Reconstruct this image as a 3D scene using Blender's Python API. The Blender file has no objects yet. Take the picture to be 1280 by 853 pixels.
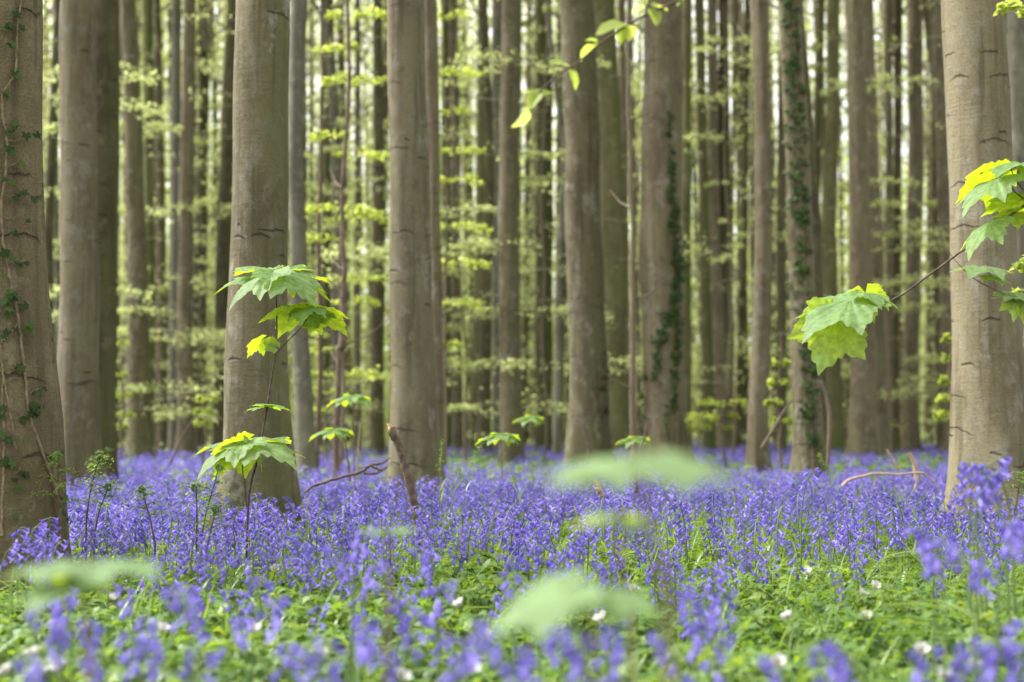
import bpy, math
import numpy as np

rng = np.random.default_rng(11)
S = bpy.context.scene
COL = S.collection
PI = math.pi

# ------------------------------------------------------------------ camera geometry
F = 1280 * 50 / 36
HOR = 540.0
PITCH = math.atan((HOR - 426.5) / F)
H = 0.65
CP, SP = math.cos(PITCH), math.sin(PITCH)


def P(px, py, D):
    """point seen at photograph position (px, py), D metres down the view (world Y)"""
    u = (px - 640) / F
    v = (426.5 - py) / F
    t = D / (CP - v * SP)
    return np.array([u * t, D, H + (SP + v * CP) * t])


def ground_z(x, y):
    x = np.asarray(x, float); y = np.asarray(y, float)
    fade = np.clip((70 - np.hypot(x, y)) / 40, 0, 1)
    return fade * (0.018 * np.sin(x * 1.3 + 0.7) * np.cos(y * 0.9) + 0.014 * np.sin(x * 2.9 - y * 2.1)
                   + 0.03 * np.sin(x * 0.31 + 1.0) * np.sin(y * 0.27))


# ------------------------------------------------------------------ mesh helpers
class MB:
    """collects pieces (verts, faces, material index, tone) and builds ONE mesh"""
    def __init__(s):
        s.V = []; s.F = []; s.M = []; s.T = []; s.U = []; s.n = 0

    def add(s, V, F, m=0, tone=0.0, uv=None):
        V = np.asarray(V, float).reshape(-1, 3)
        Fs = F if isinstance(F, list) else [F]
        for f in Fs:
            f = np.asarray(f, int)
            if f.size:
                s.F.append(f + s.n); s.M.append(np.full(len(f), m, int))
        s.V.append(V)
        s.T.append(np.broadcast_to(np.asarray(tone, float), (len(V),)).copy())
        s.U.append(np.zeros((len(V), 2)) if uv is None else uv)
        s.n += len(V)

    def mesh(s, name, mats, smooth=True, uv=False, origin=None):
        me = bpy.data.meshes.new(name)
        V = np.concatenate(s.V)
        if origin is not None:
            V = V - np.asarray(origin)
        me.vertices.add(len(V)); me.vertices.foreach_set('co', V.ravel())
        loops = np.concatenate([f.ravel() for f in s.F])
        tot = np.concatenate([np.full(len(f), f.shape[1], int) for f in s.F])
        start = np.concatenate([[0], np.cumsum(tot)[:-1]])
        me.loops.add(len(loops)); me.polygons.add(len(tot))
        me.loops.foreach_set('vertex_index', loops)
        me.polygons.foreach_set('loop_start', start)
        me.polygons.foreach_set('material_index', np.concatenate(s.M))
        me.polygons.foreach_set('use_smooth', np.full(len(tot), smooth))
        a = me.attributes.new('tone', 'FLOAT', 'POINT')
        a.data.foreach_set('value', np.concatenate(s.T))
        if uv:
            l = me.uv_layers.new(name='UVMap')
            l.data.foreach_set('uv', np.concatenate(s.U)[loops].ravel())
        for m in mats:
            me.materials.append(m)
        me.update(calc_edges=True)
        return me


def link(name, me, parent=None, loc=None, rot=None, scale=None):
    o = bpy.data.objects.new(name, me); COL.objects.link(o)
    if parent is not None:
        o.parent = parent
    if loc is not None:
        o.location = loc
    if rot is not None:
        o.rotation_euler = rot
    if scale is not None:
        o.scale = scale
    return o


def thing(name, label, cat, loc=(0, 0, 0), group=None):
    o = link(name, None, loc=loc)
    o['label'] = label; o['category'] = cat
    if group:
        o['group'] = group
    o.empty_display_size = 0.1
    return o


def unit(v):
    v = np.asarray(v, float)
    return v / (np.linalg.norm(v, axis=-1, keepdims=True) + 1e-12)


def smooth_path(pts, n):
    """Catmull-Rom through pts"""
    p = np.asarray(pts, float)
    p = np.vstack([2 * p[0] - p[1], p, 2 * p[-1] - p[-2]])
    segs = len(p) - 3
    out = []
    for t in np.linspace(0, segs, n):
        i = min(int(t), segs - 1); f = t - i
        a, b, c, d = p[i:i + 4]
        out.append(0.5 * (2 * b + (c - a) * f + (2 * a - 5 * b + 4 * c - d) * f * f + (3 * b - a - 3 * c + d) * f ** 3))
    return np.array(out)


def tube(path, rad, sides=6):
    path = np.asarray(path, float); n = len(path)
    rad = np.broadcast_to(np.asarray(rad, float), (n,))
    tan = unit(np.gradient(path, axis=0))
    ref = np.array([0, 0, 1.0]) if abs(tan[:, 2].mean()) < 0.8 else np.array([1.0, 0, 0])
    a = unit(np.cross(tan, ref)); b = np.cross(tan, a)
    th = np.arange(sides) * 2 * PI / sides
    V = path[:, None, :] + rad[:, None, None] * (np.cos(th)[None, :, None] * a[:, None] + np.sin(th)[None, :, None] * b[:, None])
    i = np.arange(n - 1)[:, None] * sides; j = np.arange(sides)[None]
    k = (j + 1) % sides
    Fq = np.stack([i + j, i + k, i + sides + k, i + sides + j], -1).reshape(-1, 4)
    return V.reshape(-1, 3), Fq


# ------------------------------------------------------------------ materials
def new_mat(name):
    m = bpy.data.materials.new(name); m.use_nodes = True
    nt = m.node_tree; nt.nodes.clear()
    return m, nt, nt.nodes, nt.links


def N(nt, t, **kw):
    n = nt.nodes.new(t)
    for k, v in kw.items():
        setattr(n, k, v)
    return n


def rgba(c):
    return (c[0], c[1], c[2], 1.0)


def mixc(nt, fac, a, b, blend='MIX'):
    n = nt.nodes.new('ShaderNodeMix'); n.data_type = 'RGBA'; n.blend_type = blend
    for idx, v in ((0, fac), (6, a), (7, b)):
        if hasattr(v, 'is_output'):
            nt.links.new(v, n.inputs[idx])
        else:
            n.inputs[idx].default_value = v if idx == 0 else rgba(v)
    return n.outputs[2]


def math_n(nt, op, a, b=None, c=None, clamp=False):
    n = nt.nodes.new('ShaderNodeMath'); n.operation = op; n.use_clamp = clamp
    for i, v in enumerate((a, b, c)):
        if v is None:
            continue
        if hasattr(v, 'is_output'):
            nt.links.new(v, n.inputs[i])
        else:
            n.inputs[i].default_value = v
    return n.outputs[0]


def maprange(nt, v, a, b, c=0.0, d=1.0):
    n = nt.nodes.new('ShaderNodeMapRange'); n.interpolation_type = 'SMOOTHSTEP'
    nt.links.new(v, n.inputs[0])
    for i, x in enumerate((a, b, c, d)):
        n.inputs[i + 1].default_value = x
    return n.outputs[0]


def leaf_mat(name, c0, c1, t0, t1, trans=0.5, rough=0.5, spec=0.35, noise=0.0, vein=None):
    """upper-side colour c0..c1 and through-light colour t0..t1, varied by the per-leaf tone"""
    m, nt, nd, lk = new_mat(name)
    at = N(nt, 'ShaderNodeAttribute', attribute_name='tone')
    tone = at.outputs['Fac']
    base = mixc(nt, tone, c0, c1); tr = mixc(nt, tone, t0, t1)
    if noise:
        tx = N(nt, 'ShaderNodeTexCoord')
        nz = N(nt, 'ShaderNodeTexNoise'); nz.inputs['Scale'].default_value = noise; nz.inputs['Detail'].default_value = 3
        lk.new(tx.outputs['Object'], nz.inputs['Vector'])
        f = maprange(nt, nz.outputs['Fac'], 0.35, 0.7, 0.78, 1.15)
        base = mixc(nt, 1.0, base, f, 'MULTIPLY'); tr = mixc(nt, 1.0, tr, f, 'MULTIPLY')
        nz2 = N(nt, 'ShaderNodeTexNoise'); nz2.inputs['Scale'].default_value = noise * 2.4; nz2.inputs['Detail'].default_value = 2
        lk.new(tx.outputs['Object'], nz2.inputs['Vector'])
        sp = maprange(nt, nz2.outputs['Fac'], 0.70, 0.75, 0, 0.75)
        base = mixc(nt, sp, base, (0.10, 0.07, 0.03)); tr = mixc(nt, sp, tr, (0.10, 0.07, 0.01))
    if vein:
        va = N(nt, 'ShaderNodeAttribute', attribute_name='vein')
        base = mixc(nt, va.outputs['Fac'], base, vein[0]); tr = mixc(nt, va.outputs['Fac'], tr, vein[1])
    p = N(nt, 'ShaderNodeBsdfPrincipled')
    lk.new(base, p.inputs['Base Color']); p.inputs['Roughness'].default_value = rough
    p.inputs['Specular IOR Level'].default_value = spec
    t = N(nt, 'ShaderNodeBsdfTranslucent'); lk.new(tr, t.inputs['Color'])
    mx = N(nt, 'ShaderNodeMixShader'); mx.inputs[0].default_value = trans
    lk.new(p.outputs[0], mx.inputs[1]); lk.new(t.outputs[0], mx.inputs[2])
    o = N(nt, 'ShaderNodeOutputMaterial'); lk.new(mx.outputs[0], o.inputs[0])
    return m


def bark_mat(name, c0, c1, algae=(0.07, 0.078, 0.022), algae_amt=0.35, side=1.0, crack=0.46, bump=0.9, lich=(0.25, 0.235, 0.19)):
    m, nt, nd, lk = new_mat(name)
    uvn = N(nt, 'ShaderNodeUVMap', uv_map='UVMap')
    oi = N(nt, 'ShaderNodeObjectInfo')
    tc = N(nt, 'ShaderNodeTexCoord')
    off = N(nt, 'ShaderNodeVectorMath', operation='SCALE'); off.inputs[0].default_value = (37, 53, 71)
    lk.new(oi.outputs['Random'], off.inputs['Scale'])
    pos = N(nt, 'ShaderNodeVectorMath', operation='ADD'); lk.new(tc.outputs['Object'], pos.inputs[0]); lk.new(off.outputs[0], pos.inputs[1])

    def noise(scale, vec, detail=4, rough=0.55):
        mp = N(nt, 'ShaderNodeVectorMath', operation='MULTIPLY'); lk.new(vec, mp.inputs[0]); mp.inputs[1].default_value = scale
        n = N(nt, 'ShaderNodeTexNoise'); n.inputs['Scale'].default_value = 1; n.inputs['Detail'].default_value = detail
        n.inputs['Roughness'].default_value = rough
        lk.new(mp.outputs[0], n.inputs['Vector'])
        return n.outputs['Fac']
    big = noise((3, 3, 1.1), pos.outputs[0], 5)
    mid = noise((11, 11, 7), pos.outputs[0], 5, 0.65)
    vert = noise((22, 22, 0.9), pos.outputs[0], 4)
    fine = noise((120, 120, 150), pos.outputs[0], 3, 0.7)
    rings = noise((6, 6, 55), pos.outputs[0], 4, 0.6)
    col = mixc(nt, maprange(nt, big, 0.36, 0.64), c0, c1)
    col = mixc(nt, maprange(nt, mid, 0.48, 0.68, 0, 0.6), col, lich)
    col = mixc(nt, maprange(nt, vert, 0.48, 0.68, 0, 0.62), col, tuple(x * 0.52 for x in c0))
    col = mixc(nt, maprange(nt, rings, 0.56, 0.7, 0, 0.2), col, tuple(x * 0.6 for x in c0))
    col = mixc(nt, maprange(nt, fine, 0.42, 0.68, 0, 0.5), col, tuple(x * 0.42 for x in c0))
    # green algae, thicker on the weather side and toward the foot
    ge = N(nt, 'ShaderNodeNewGeometry')
    sx = N(nt, 'ShaderNodeSeparateXYZ'); lk.new(ge.outputs['Normal'], sx.inputs[0])
    al = math_n(nt, 'MULTIPLY_ADD', sx.outputs['X'], 0.22 * side, big)
    al = math_n(nt, 'MULTIPLY_ADD', mid, 0.25, al)
    su = N(nt, 'ShaderNodeSeparateXYZ'); lk.new(uvn.outputs[0], su.inputs[0])
    foot = math_n(nt, 'MULTIPLY', maprange(nt, su.outputs['Y'], 0.9, 0.1), 0.30)
    al = math_n(nt, 'ADD', al, foot)
    al = math_n(nt, 'MULTIPLY_ADD', oi.outputs['Random'], 0.16, math_n(nt, 'ADD', al, -0.08))
    col = mixc(nt, maprange(nt, al, 0.50, 0.95, 0, algae_amt), col, algae)
    lic = noise((5, 5, 3.2), pos.outputs[0], 8, 0.75)
    drk = noise((7, 7, 5), pos.outputs[0], 8, 0.7)
    col = mixc(nt, maprange(nt, drk, 0.55, 0.66, 0, 0.5), col, tuple(x * 0.5 for x in c0))
    col = mixc(nt, maprange(nt, lic, 0.56, 0.63, 0, 0.55), col, lich)
    rv = math_n(nt, 'MULTIPLY_ADD', math_n(nt, 'FRACT', math_n(nt, 'MULTIPLY', oi.outputs['Random'], 17.3)), 0.34, 0.86)
    col = mixc(nt, 1.0, col, rv, 'MULTIPLY')
    # branch scars: dark drooping eyebrow lines and eyes, one per Voronoi cell of the unrolled bark
    def scars(kx, ky, curve, thick, keep, seed):
        mp = N(nt, 'ShaderNodeVectorMath', operation='MULTIPLY_ADD'); lk.new(uvn.outputs[0], mp.inputs[0])
        mp.inputs[1].default_value = (kx, ky, 0)
        of2 = N(nt, 'ShaderNodeVectorMath', operation='SCALE'); of2.inputs[0].default_value = (seed, seed * 1.7, 0); lk.new(oi.outputs['Random'], of2.inputs['Scale'])
        lk.new(of2.outputs[0], mp.inputs[2])
        vo = N(nt, 'ShaderNodeTexVoronoi', voronoi_dimensions='2D', feature='F1'); vo.inputs['Scale'].default_value = 1
        lk.new(mp.outputs[0], vo.inputs['Vector'])
        d = N(nt, 'ShaderNodeVectorMath', operation='SUBTRACT'); lk.new(mp.outputs[0], d.inputs[0]); lk.new(vo.outputs['Position'], d.inputs[1])
        s = N(nt, 'ShaderNodeSeparateXYZ'); lk.new(d.outputs[0], s.inputs[0])
        cs = N(nt, 'ShaderNodeSeparateColor'); lk.new(vo.outputs['Color'], cs.inputs[0])
        wob = math_n(nt, 'MULTIPLY_ADD', mid, 0.26, -0.13)
        x2 = math_n(nt, 'MULTIPLY', s.outputs[0], s.outputs[0])
        yy = math_n(nt, 'MULTIPLY_ADD', x2, curve, s.outputs[1])
        yy = math_n(nt, 'ABSOLUTE', math_n(nt, 'ADD', yy, wob))
        half = math_n(nt, 'MULTIPLY_ADD', cs.outputs[1], 0.42, 0.10)
        ax = math_n(nt, 'ABSOLUTE', s.outputs[0])
        along = math_n(nt, 'SUBTRACT', 1.0, math_n(nt, 'DIVIDE', ax, half), clamp=True)
        w = math_n(nt, 'MULTIPLY', math_n(nt, 'POWER', along, 0.5), thick)
        ln = math_n(nt, 'SUBTRACT', 1.0, math_n(nt, 'DIVIDE', yy, math_n(nt, 'ADD', w, 0.001)), clamp=True)
        on = math_n(nt, 'LESS_THAN', cs.outputs[0], keep)
        return math_n(nt, 'MULTIPLY', math_n(nt, 'POWER', ln, 0.6), on)
    s1 = scars(2.6, 3.4, 0.55, 0.028, 0.42, 91)
    s2 = scars(7.0, 4.5, 0.25, 0.07, 0.16, 47)
    sc = math_n(nt, 'MAXIMUM', s1, math_n(nt, 'MULTIPLY', s2, 0.8))
    col = mixc(nt, math_n(nt, 'MULTIPLY', sc, crack), col, (0.035, 0.027, 0.02))
    p = N(nt, 'ShaderNodeBsdfPrincipled'); lk.new(col, p.inputs['Base Color'])
    p.inputs['Roughness'].default_value = 0.85; p.inputs['Specular IOR Level'].default_value = 0.2
    hgt = math_n(nt, 'MULTIPLY_ADD', rings, 0.28, math_n(nt, 'MULTIPLY', fine, 0.35))
    hgt = math_n(nt, 'MULTIPLY_ADD', mid, 0.8, hgt)
    hgt = math_n(nt, 'MULTIPLY_ADD', sc, -1.1, hgt)
    b = N(nt, 'ShaderNodeBump'); b.inputs['Strength'].default_value = bump; b.inputs['Distance'].default_value = 0.02
    lk.new(hgt, b.inputs['Height']); lk.new(b.outputs[0], p.inputs['Normal'])
    o = N(nt, 'ShaderNodeOutputMaterial'); lk.new(p.outputs[0], o.inputs[0])
    return m


def wood_mat(name, c0, c1, scale=40, rough=0.7):
    m, nt, nd, lk = new_mat(name)
    tc = N(nt, 'ShaderNodeTexCoord')
    n = N(nt, 'ShaderNodeTexNoise'); n.inputs['Scale'].default_value = scale; n.inputs['Detail'].default_value = 5
    lk.new(tc.outputs['Object'], n.inputs['Vector'])
    col = mixc(nt, maprange(nt, n.outputs['Fac'], 0.35, 0.68), c0, c1)
    p = N(nt, 'ShaderNodeBsdfPrincipled'); lk.new(col, p.inputs['Base Color']); p.inputs['Roughness'].default_value = rough
    p.inputs['Specular IOR Level'].default_value = 0.3
    b = N(nt, 'ShaderNodeBump'); b.inputs['Strength'].default_value = 0.6; b.inputs['Distance'].default_value = 0.004
    lk.new(n.outputs['Fac'], b.inputs['Height']); lk.new(b.outputs[0], p.inputs['Normal'])
    o = N(nt, 'ShaderNodeOutputMaterial'); lk.new(p.outputs[0], o.inputs[0])
    return m


BARK = {
    'brown': bark_mat('bark_brown', (0.104, 0.079, 0.044), (0.154, 0.120, 0.070), algae_amt=0.2, crack=0.4, bump=0.8, lich=(0.196, 0.167, 0.105)),
    'pale': bark_mat('bark_pale', (0.138, 0.115, 0.066), (0.233, 0.200, 0.122), algae_amt=0.4),
    'grey': bark_mat('bark_grey', (0.100, 0.085, 0.046), (0.174, 0.147, 0.085), algae_amt=0.65),
    'dark': bark_mat('bark_dark', (0.055, 0.046, 0.024), (0.101, 0.085, 0.046), algae_amt=0.6, lich=(0.138, 0.128, 0.073)),
    'green': bark_mat('bark_green', (0.088, 0.083, 0.035), (0.147, 0.133, 0.062), algae=(0.059, 0.084, 0.014), algae_amt=0.85, lich=(0.159, 0.163, 0.082)),
    'pink': bark_mat('bark_pink', (0.129, 0.105, 0.060), (0.213, 0.174, 0.106), algae_amt=0.45),
    'cool': bark_mat('bark_cool', (0.112, 0.107, 0.073), (0.179, 0.168, 0.122), algae_amt=0.2),
}
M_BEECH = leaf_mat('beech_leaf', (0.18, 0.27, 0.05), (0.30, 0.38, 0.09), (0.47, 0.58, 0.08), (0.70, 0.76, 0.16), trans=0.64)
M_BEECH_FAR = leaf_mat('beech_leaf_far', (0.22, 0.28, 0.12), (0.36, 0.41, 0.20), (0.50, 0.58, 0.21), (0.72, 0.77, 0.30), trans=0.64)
M_SYC = leaf_mat('sycamore_leaf', (0.19, 0.32, 0.115), (0.26, 0.38, 0.155), (0.39, 0.54, 0.012), (0.49, 0.60, 0.016), trans=0.56,
                 rough=0.55, spec=0.34, noise=42, vein=((0.30, 0.42, 0.22), (0.25, 0.36, 0.01)))
M_SYC_PALE = leaf_mat('sycamore_leaf_pale', (0.19, 0.30, 0.13), (0.23, 0.33, 0.16), (0.34, 0.48, 0.02), (0.46, 0.57, 0.03), trans=0.46, rough=0.6, spec=0.25, noise=42)
M_IVY = leaf_mat('ivy_leaf', (0.016, 0.034, 0.008), (0.055, 0.095, 0.02), (0.05, 0.10, 0.01), (0.14, 0.2, 0.02), trans=0.2, rough=0.6, spec=0.14)
M_GC = leaf_mat('ground_leaf', (0.065, 0.15, 0.028), (0.22, 0.32, 0.085), (0.18, 0.34, 0.02), (0.42, 0.52, 0.05), trans=0.42, rough=0.5, spec=0.4)
M_STRAP = leaf_mat('bluebell_leaf', (0.065, 0.15, 0.025), (0.17, 0.27, 0.06), (0.16, 0.30, 0.02), (0.34, 0.44, 0.06), trans=0.4, rough=0.4, spec=0.5)
M_STEM = leaf_mat('bluebell_stem', (0.10, 0.17, 0.045), (0.17, 0.2, 0.09), (0.15, 0.25, 0.03), (0.2, 0.25, 0.06), trans=0.15, rough=0.45)
M_PETAL = leaf_mat('bluebell_petal', (0.115, 0.083, 0.42), (0.37, 0.305, 0.81), (0.17, 0.12, 0.60), (0.46, 0.37, 0.95), trans=0.42, rough=0.5, spec=0.3)
M_WHITE = leaf_mat('anemone_petal', (0.56, 0.55, 0.54), (0.64, 0.63, 0.62), (0.5, 0.5, 0.48), (0.6, 0.6, 0.57), trans=0.4, rough=0.5)
M_YOLK = wood_mat('anemone_stamens', (0.55, 0.38, 0.05), (0.7, 0.55, 0.1), 200)
M_TWIG = wood_mat('twig_bark', (0.05, 0.032, 0.024), (0.11, 0.075, 0.055), 60)
M_STEMG = wood_mat('young_stem', (0.10, 0.075, 0.05), (0.17, 0.13, 0.085), 60)
M_VINE = wood_mat('ivy_stem', (0.125, 0.09, 0.052), (0.235, 0.175, 0.105), 50)
M_DEAD = wood_mat('dead_wood', (0.060, 0.041, 0.029), (0.15, 0.103, 0.07), 35)
M_RAW = wood_mat('broken_wood', (0.42, 0.26, 0.13), (0.6, 0.42, 0.24), 60)
M_PALE = wood_mat('bleached_wood', (0.30, 0.21, 0.14), (0.45, 0.34, 0.24), 50)
M_RUST = wood_mat('rusty_bark', (0.085, 0.056, 0.04), (0.165, 0.115, 0.08), 18)
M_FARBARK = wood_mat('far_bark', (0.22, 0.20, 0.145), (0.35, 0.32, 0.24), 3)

# ------------------------------------------------------------------ sky, sun, camera
SUN_EL, SUN_AZ = math.radians(52), math.radians(-72)      # azimuth from +Y toward +X
w = bpy.data.worlds.new('World'); S.world = w; w.use_nodes = True
nt = w.node_tree; nt.nodes.clear()
sky = N(nt, 'ShaderNodeTexSky', sky_type='NISHITA'); sky.sun_disc = False
sky.sun_elevation = SUN_EL; sky.sun_rotation = SUN_AZ; sky.air_density = 1.0; sky.dust_density = 3.0
hs = N(nt, 'ShaderNodeHueSaturation'); hs.inputs['Saturation'].default_value = 0.08; hs.inputs['Value'].default_value = 1.0
nt.links.new(sky.outputs[0], hs.inputs['Color'])
bg = N(nt, 'ShaderNodeBackground'); bg.inputs['Strength'].default_value = 0.13
nt.links.new(hs.outputs[0], bg.inputs['Color'])
wo = N(nt, 'ShaderNodeOutputWorld'); nt.links.new(bg.outputs[0], wo.inputs[0])

sl = bpy.data.lights.new('sun', 'SUN'); sl.energy = 1.5; sl.angle = math.radians(14); sl.color = (1, 0.955, 0.87)
so = bpy.data.objects.new('sun', sl); COL.objects.link(so)
sd = np.array([math.sin(SUN_AZ) * math.cos(SUN_EL), math.cos(SUN_AZ) * math.cos(SUN_EL), math.sin(SUN_EL)])
import mathutils
so.rotation_euler = mathutils.Vector(sd).to_track_quat('Z', 'Y').to_euler()
so.location = (-20, 10, 40)

cam = bpy.data.cameras.new('camera'); co = bpy.data.objects.new('camera', cam); COL.objects.link(co)
cam.lens = 50; cam.sensor_width = 36; cam.clip_start = 0.05; cam.clip_end = 2000
co.location = (0, 0, H); co.rotation_euler = (PI / 2 + PITCH, 0, 0)
cam.dof.use_dof = True; cam.dof.focus_distance = 5.5; cam.dof.aperture_fstop = 2.1
S.camera = co
S.view_settings.view_transform = 'Standard'; S.view_settings.look = 'None'; S.view_settings.exposure = 2.1
S.view_settings.gamma = 1; S.view_settings.use_curve_mapping = False
S.render.engine = 'CYCLES'
c = S.cycles
c.use_denoising = True
c.max_bounces = 6; c.diffuse_bounces = 4; c.glossy_bounces = 2; c.transmission_bounces = 3; c.transparent_max_bounces = 2
c.caustics_reflective = False; c.caustics_refractive = False

# ------------------------------------------------------------------ ground
def make_ground():
    t = np.linspace(-1, 1, 141)
    xs = np.sign(t) * (np.abs(t) ** 2.6) * 400
    ys = np.concatenate([np.linspace(-40, -1, 14), np.linspace(0, 30, 76)[0:], 30 + np.linspace(0.03, 1, 30) ** 2 * 500])
    X, Y = np.meshgrid(xs, ys)
    Z = ground_z(X, Y)
    V = np.stack([X, Y, Z], -1).reshape(-1, 3)
    nx, ny = len(xs), len(ys)
    i, j = np.meshgrid(np.arange(ny - 1), np.arange(nx - 1), indexing='ij')
    a = i * nx + j
    Fq = np.stack([a, a + 1, a + nx + 1, a + nx], -1).reshape(-1, 4)
    m, nt, nd, lk = new_mat('forest_floor')
    tc = N(nt, 'ShaderNodeTexCoord')
    def nz(s, d=5):
        n = N(nt, 'ShaderNodeTexNoise'); n.inputs['Scale'].default_value = s; n.inputs['Detail'].default_value = d
        lk.new(tc.outputs['Object'], n.inputs['Vector']); return n.outputs['Fac']
    vo = N(nt, 'ShaderNodeTexVoronoi'); vo.inputs['Scale'].default_value = 28; lk.new(tc.outputs['Object'], vo.inputs['Vector'])
    cs = N(nt, 'ShaderNodeSeparateColor'); lk.new(vo.outputs['Color'], cs.inputs[0])
    col = mixc(nt, cs.outputs[0], (0.05, 0.032, 0.018), (0.16, 0.10, 0.055))
    col = mixc(nt, maprange(nt, nz(1.3), 0.42, 0.6, 0, 0.85), col, (0.06, 0.10, 0.02))
    p = N(nt, 'ShaderNodeBsdfPrincipled'); lk.new(col, p.inputs['Base Color']); p.inputs['Roughness'].default_value = 0.95
    b = N(nt, 'ShaderNodeBump'); b.inputs['Distance'].default_value = 0.02; lk.new(vo.outputs['Distance'], b.inputs['Height'])
    lk.new(b.outputs[0], p.inputs['Normal'])
    o = N(nt, 'ShaderNodeOutputMaterial'); lk.new(p.outputs[0], o.inputs[0])
    mb = MB(); mb.add(V, Fq)
    g = link('ground', mb.mesh('ground', [m]))
    g['kind'] = 'structure'
make_ground()


# ------------------------------------------------------------------ leaves scattered on sprays
def leaves_mesh(C, az, size, tilt, r, aspect=0.62):
    """N diamond leaves, slightly folded; C centres, az heading, tilt random lean"""
    n = len(C)
    d = np.stack([np.cos(az), np.sin(az), r.normal(0, tilt, n)], -1); d = unit(d)
    s = np.stack([-np.sin(az), np.cos(az), r.normal(0, tilt, n)], -1); s = unit(s - d * (s * d).sum(-1, keepdims=True))
    nn = np.cross(d, s)
    L = size[:, None] * 0.5
    W = L * aspect
    fold = L * 0.18
    V = np.stack([C - d * L, C + s * W + nn * fold, C + d * L, C - s * W + nn * fold], 1)
    Fq = np.arange(n * 4).reshape(n, 4)
    return V.reshape(-1, 3), Fq


def spray(o, az, L, n, r, size=0.06, droop=0.15, width=0.42, rise=0.0):
    """points, headings of leaves on one flat beech spray"""
    t = np.sqrt(r.random(n)) if n else np.zeros(0)
    lat = (r.random(n) * 2 - 1) * width * (1.08 - t * 0.8)
    z = rise * t * L - droop * L * (t ** 2 + 0.5 * lat ** 2) + r.normal(0, 0.033 * L + 0.01, n)
    a, b = math.cos(az), math.sin(az)
    x = t * L; y = lat * L
    C = np.stack([o[0] + a * x - b * y, o[1] + b * x + a * y, o[2] + z], -1)
    head = az + np.sign(lat) * 0.7 + r.normal(0, 0.35, n)
    return C, head


def add_spray(mb, o, az, L, n, r, size=0.06, droop=0.15, mat=1, twig=True, tone=None, width=0.42, rise=0.0, tmat=0, tilt=0.3):
    C, hd = spray(o, az, L, n, r, size, droop, width, rise)
    V, Fq = leaves_mesh(C, hd, size * (0.65 + 0.6 * r.random(n)), tilt, r)
    tn = r.random(n) * 0.75 + (r.random() * 0.25 if tone is None else tone)
    mb.add(V, Fq, mat, np.repeat(np.clip(tn, 0, 1), 4))
    if twig:
        a, b = math.cos(az), math.sin(az)
        tt = np.linspace(0, 1, 4)
        pth = np.stack([o[0] + a * tt * L * .95, o[1] + b * tt * L * .95, o[2] + rise * tt * L - droop * L * tt ** 2], -1)
        v, f = tube(pth, np.linspace(0.006, 0.002, 4) * max(0.6, L), 4)
        mb.add(v, f, tmat, 0.3, np.zeros((len(v), 2)))


# ------------------------------------------------------------------ trees
def make_crown(seed, leafcount=1250, h0=0.0, h1=7.5, reach=3.2, size=0.085):
    r = np.random.default_rng(seed)
    mb = MB()
    limbs = 13
    per = leafcount // (limbs * 6)
    v, f = tube(np.stack([np.zeros(5), np.zeros(5), np.linspace(-0.3, h1, 5)], -1), np.linspace(0.085, 0.02, 5), 7)
    mb.add(v, f, 0)
    for i in range(limbs):
        z = h0 + (h1 - h0) * (i / limbs) ** 1.1
        az = i * 2.4 + r.normal(0, 0.3)
        L = reach * (0.7 + 0.5 * r.random()) * (1 - 0.45 * i / limbs)
        el = 0.55 + 0.4 * r.random()
        tt = np.linspace(0, 1, 6)
        pth = np.stack([np.cos(az) * tt * L, np.sin(az) * tt * L, z + el * L * tt * (1.1 - 0.35 * tt)], -1)
        pth[1:] += r.normal(0, 0.06, (5, 3))
        v, f = tube(pth, np.linspace(0.05, 0.012, 6), 5); mb.add(v, f, 0)
        for k in range(6):
            q = 0.3 + 0.7 * (k + r.random()) / 6
            o = np.array([np.interp(q, tt, pth[:, d]) for d in range(3)])
            a2 = az + (1 if k % 2 else -1) * (0.4 + 0.8 * r.random())
            add_spray(mb, o, a2, 0.8 + 0.9 * r.random(), per, r, size, 0.12, rise=0.25, tilt=0.45)
    return mb.mesh('crown', [M_FARBARK, M_BEECH])


CROWNS = [make_crown(100 + i) for i in range(4)]
TREES = {}


class Trunk:
    """axis and radius as functions of height, read off the photograph"""
    def __init__(s, D, prof, top):
        z, cx, r = [], [], []
        for (y, x, wd) in prof:
            p = P(x, y, D); z.append(p[2]); cx.append(p[0]); r.append(wd * D / (2 * F))
        o = np.argsort(z); z = np.array(z)[o]; cx = np.array(cx)[o]; r = np.array(r)[o]
        lo = (cx[1] - cx[0]) / (z[1] - z[0]) * 0.4; hi = (cx[-1] - cx[-2]) / (z[-1] - z[-2])
        zz = [-0.3] + list(z) + [z[-1] + 2, max(top, z[-1] + 4)]
        xx = [cx[0] - lo * (z[0] + 0.3)] + list(cx) + [cx[-1] + hi * 1.2, cx[-1] + hi * 1.4]
        rr = [r[0] * 1.05] + list(r) + [r[-1] * 0.93, r[-1] * 0.5]
        s.z, s.x, s.r, s.D, s.top = np.array(zz), np.array(xx), np.array(rr), D, zz[-1]
        s.x0 = np.interp(0, zz, xx)

    def c(s, z):
        return np.interp(z, s.z, s.x)

    def rad(s, z):
        return np.interp(z, s.z, s.r)

    def on(s, px, py, lift=0.0):
        """point on the bark seen at (px, py)"""
        Y = s.D
        for _ in range(6):
            p = P(px, py, Y); r = s.rad(p[2]) * flare(p[2], getattr(s, 'fl', 0.9) * 0.75); dx = np.clip((p[0] - s.c(p[2])) / r, -0.97, 0.97)
            Y = s.D - r * math.sqrt(1 - dx * dx)
        nrm = np.array([dx, -math.sqrt(1 - dx * dx), 0])
        return p + nrm * lift, nrm


def flare(z, a=0.9):
    return 1 + a * np.exp(-np.clip(z, -0.1, None) / 0.27)


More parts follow.
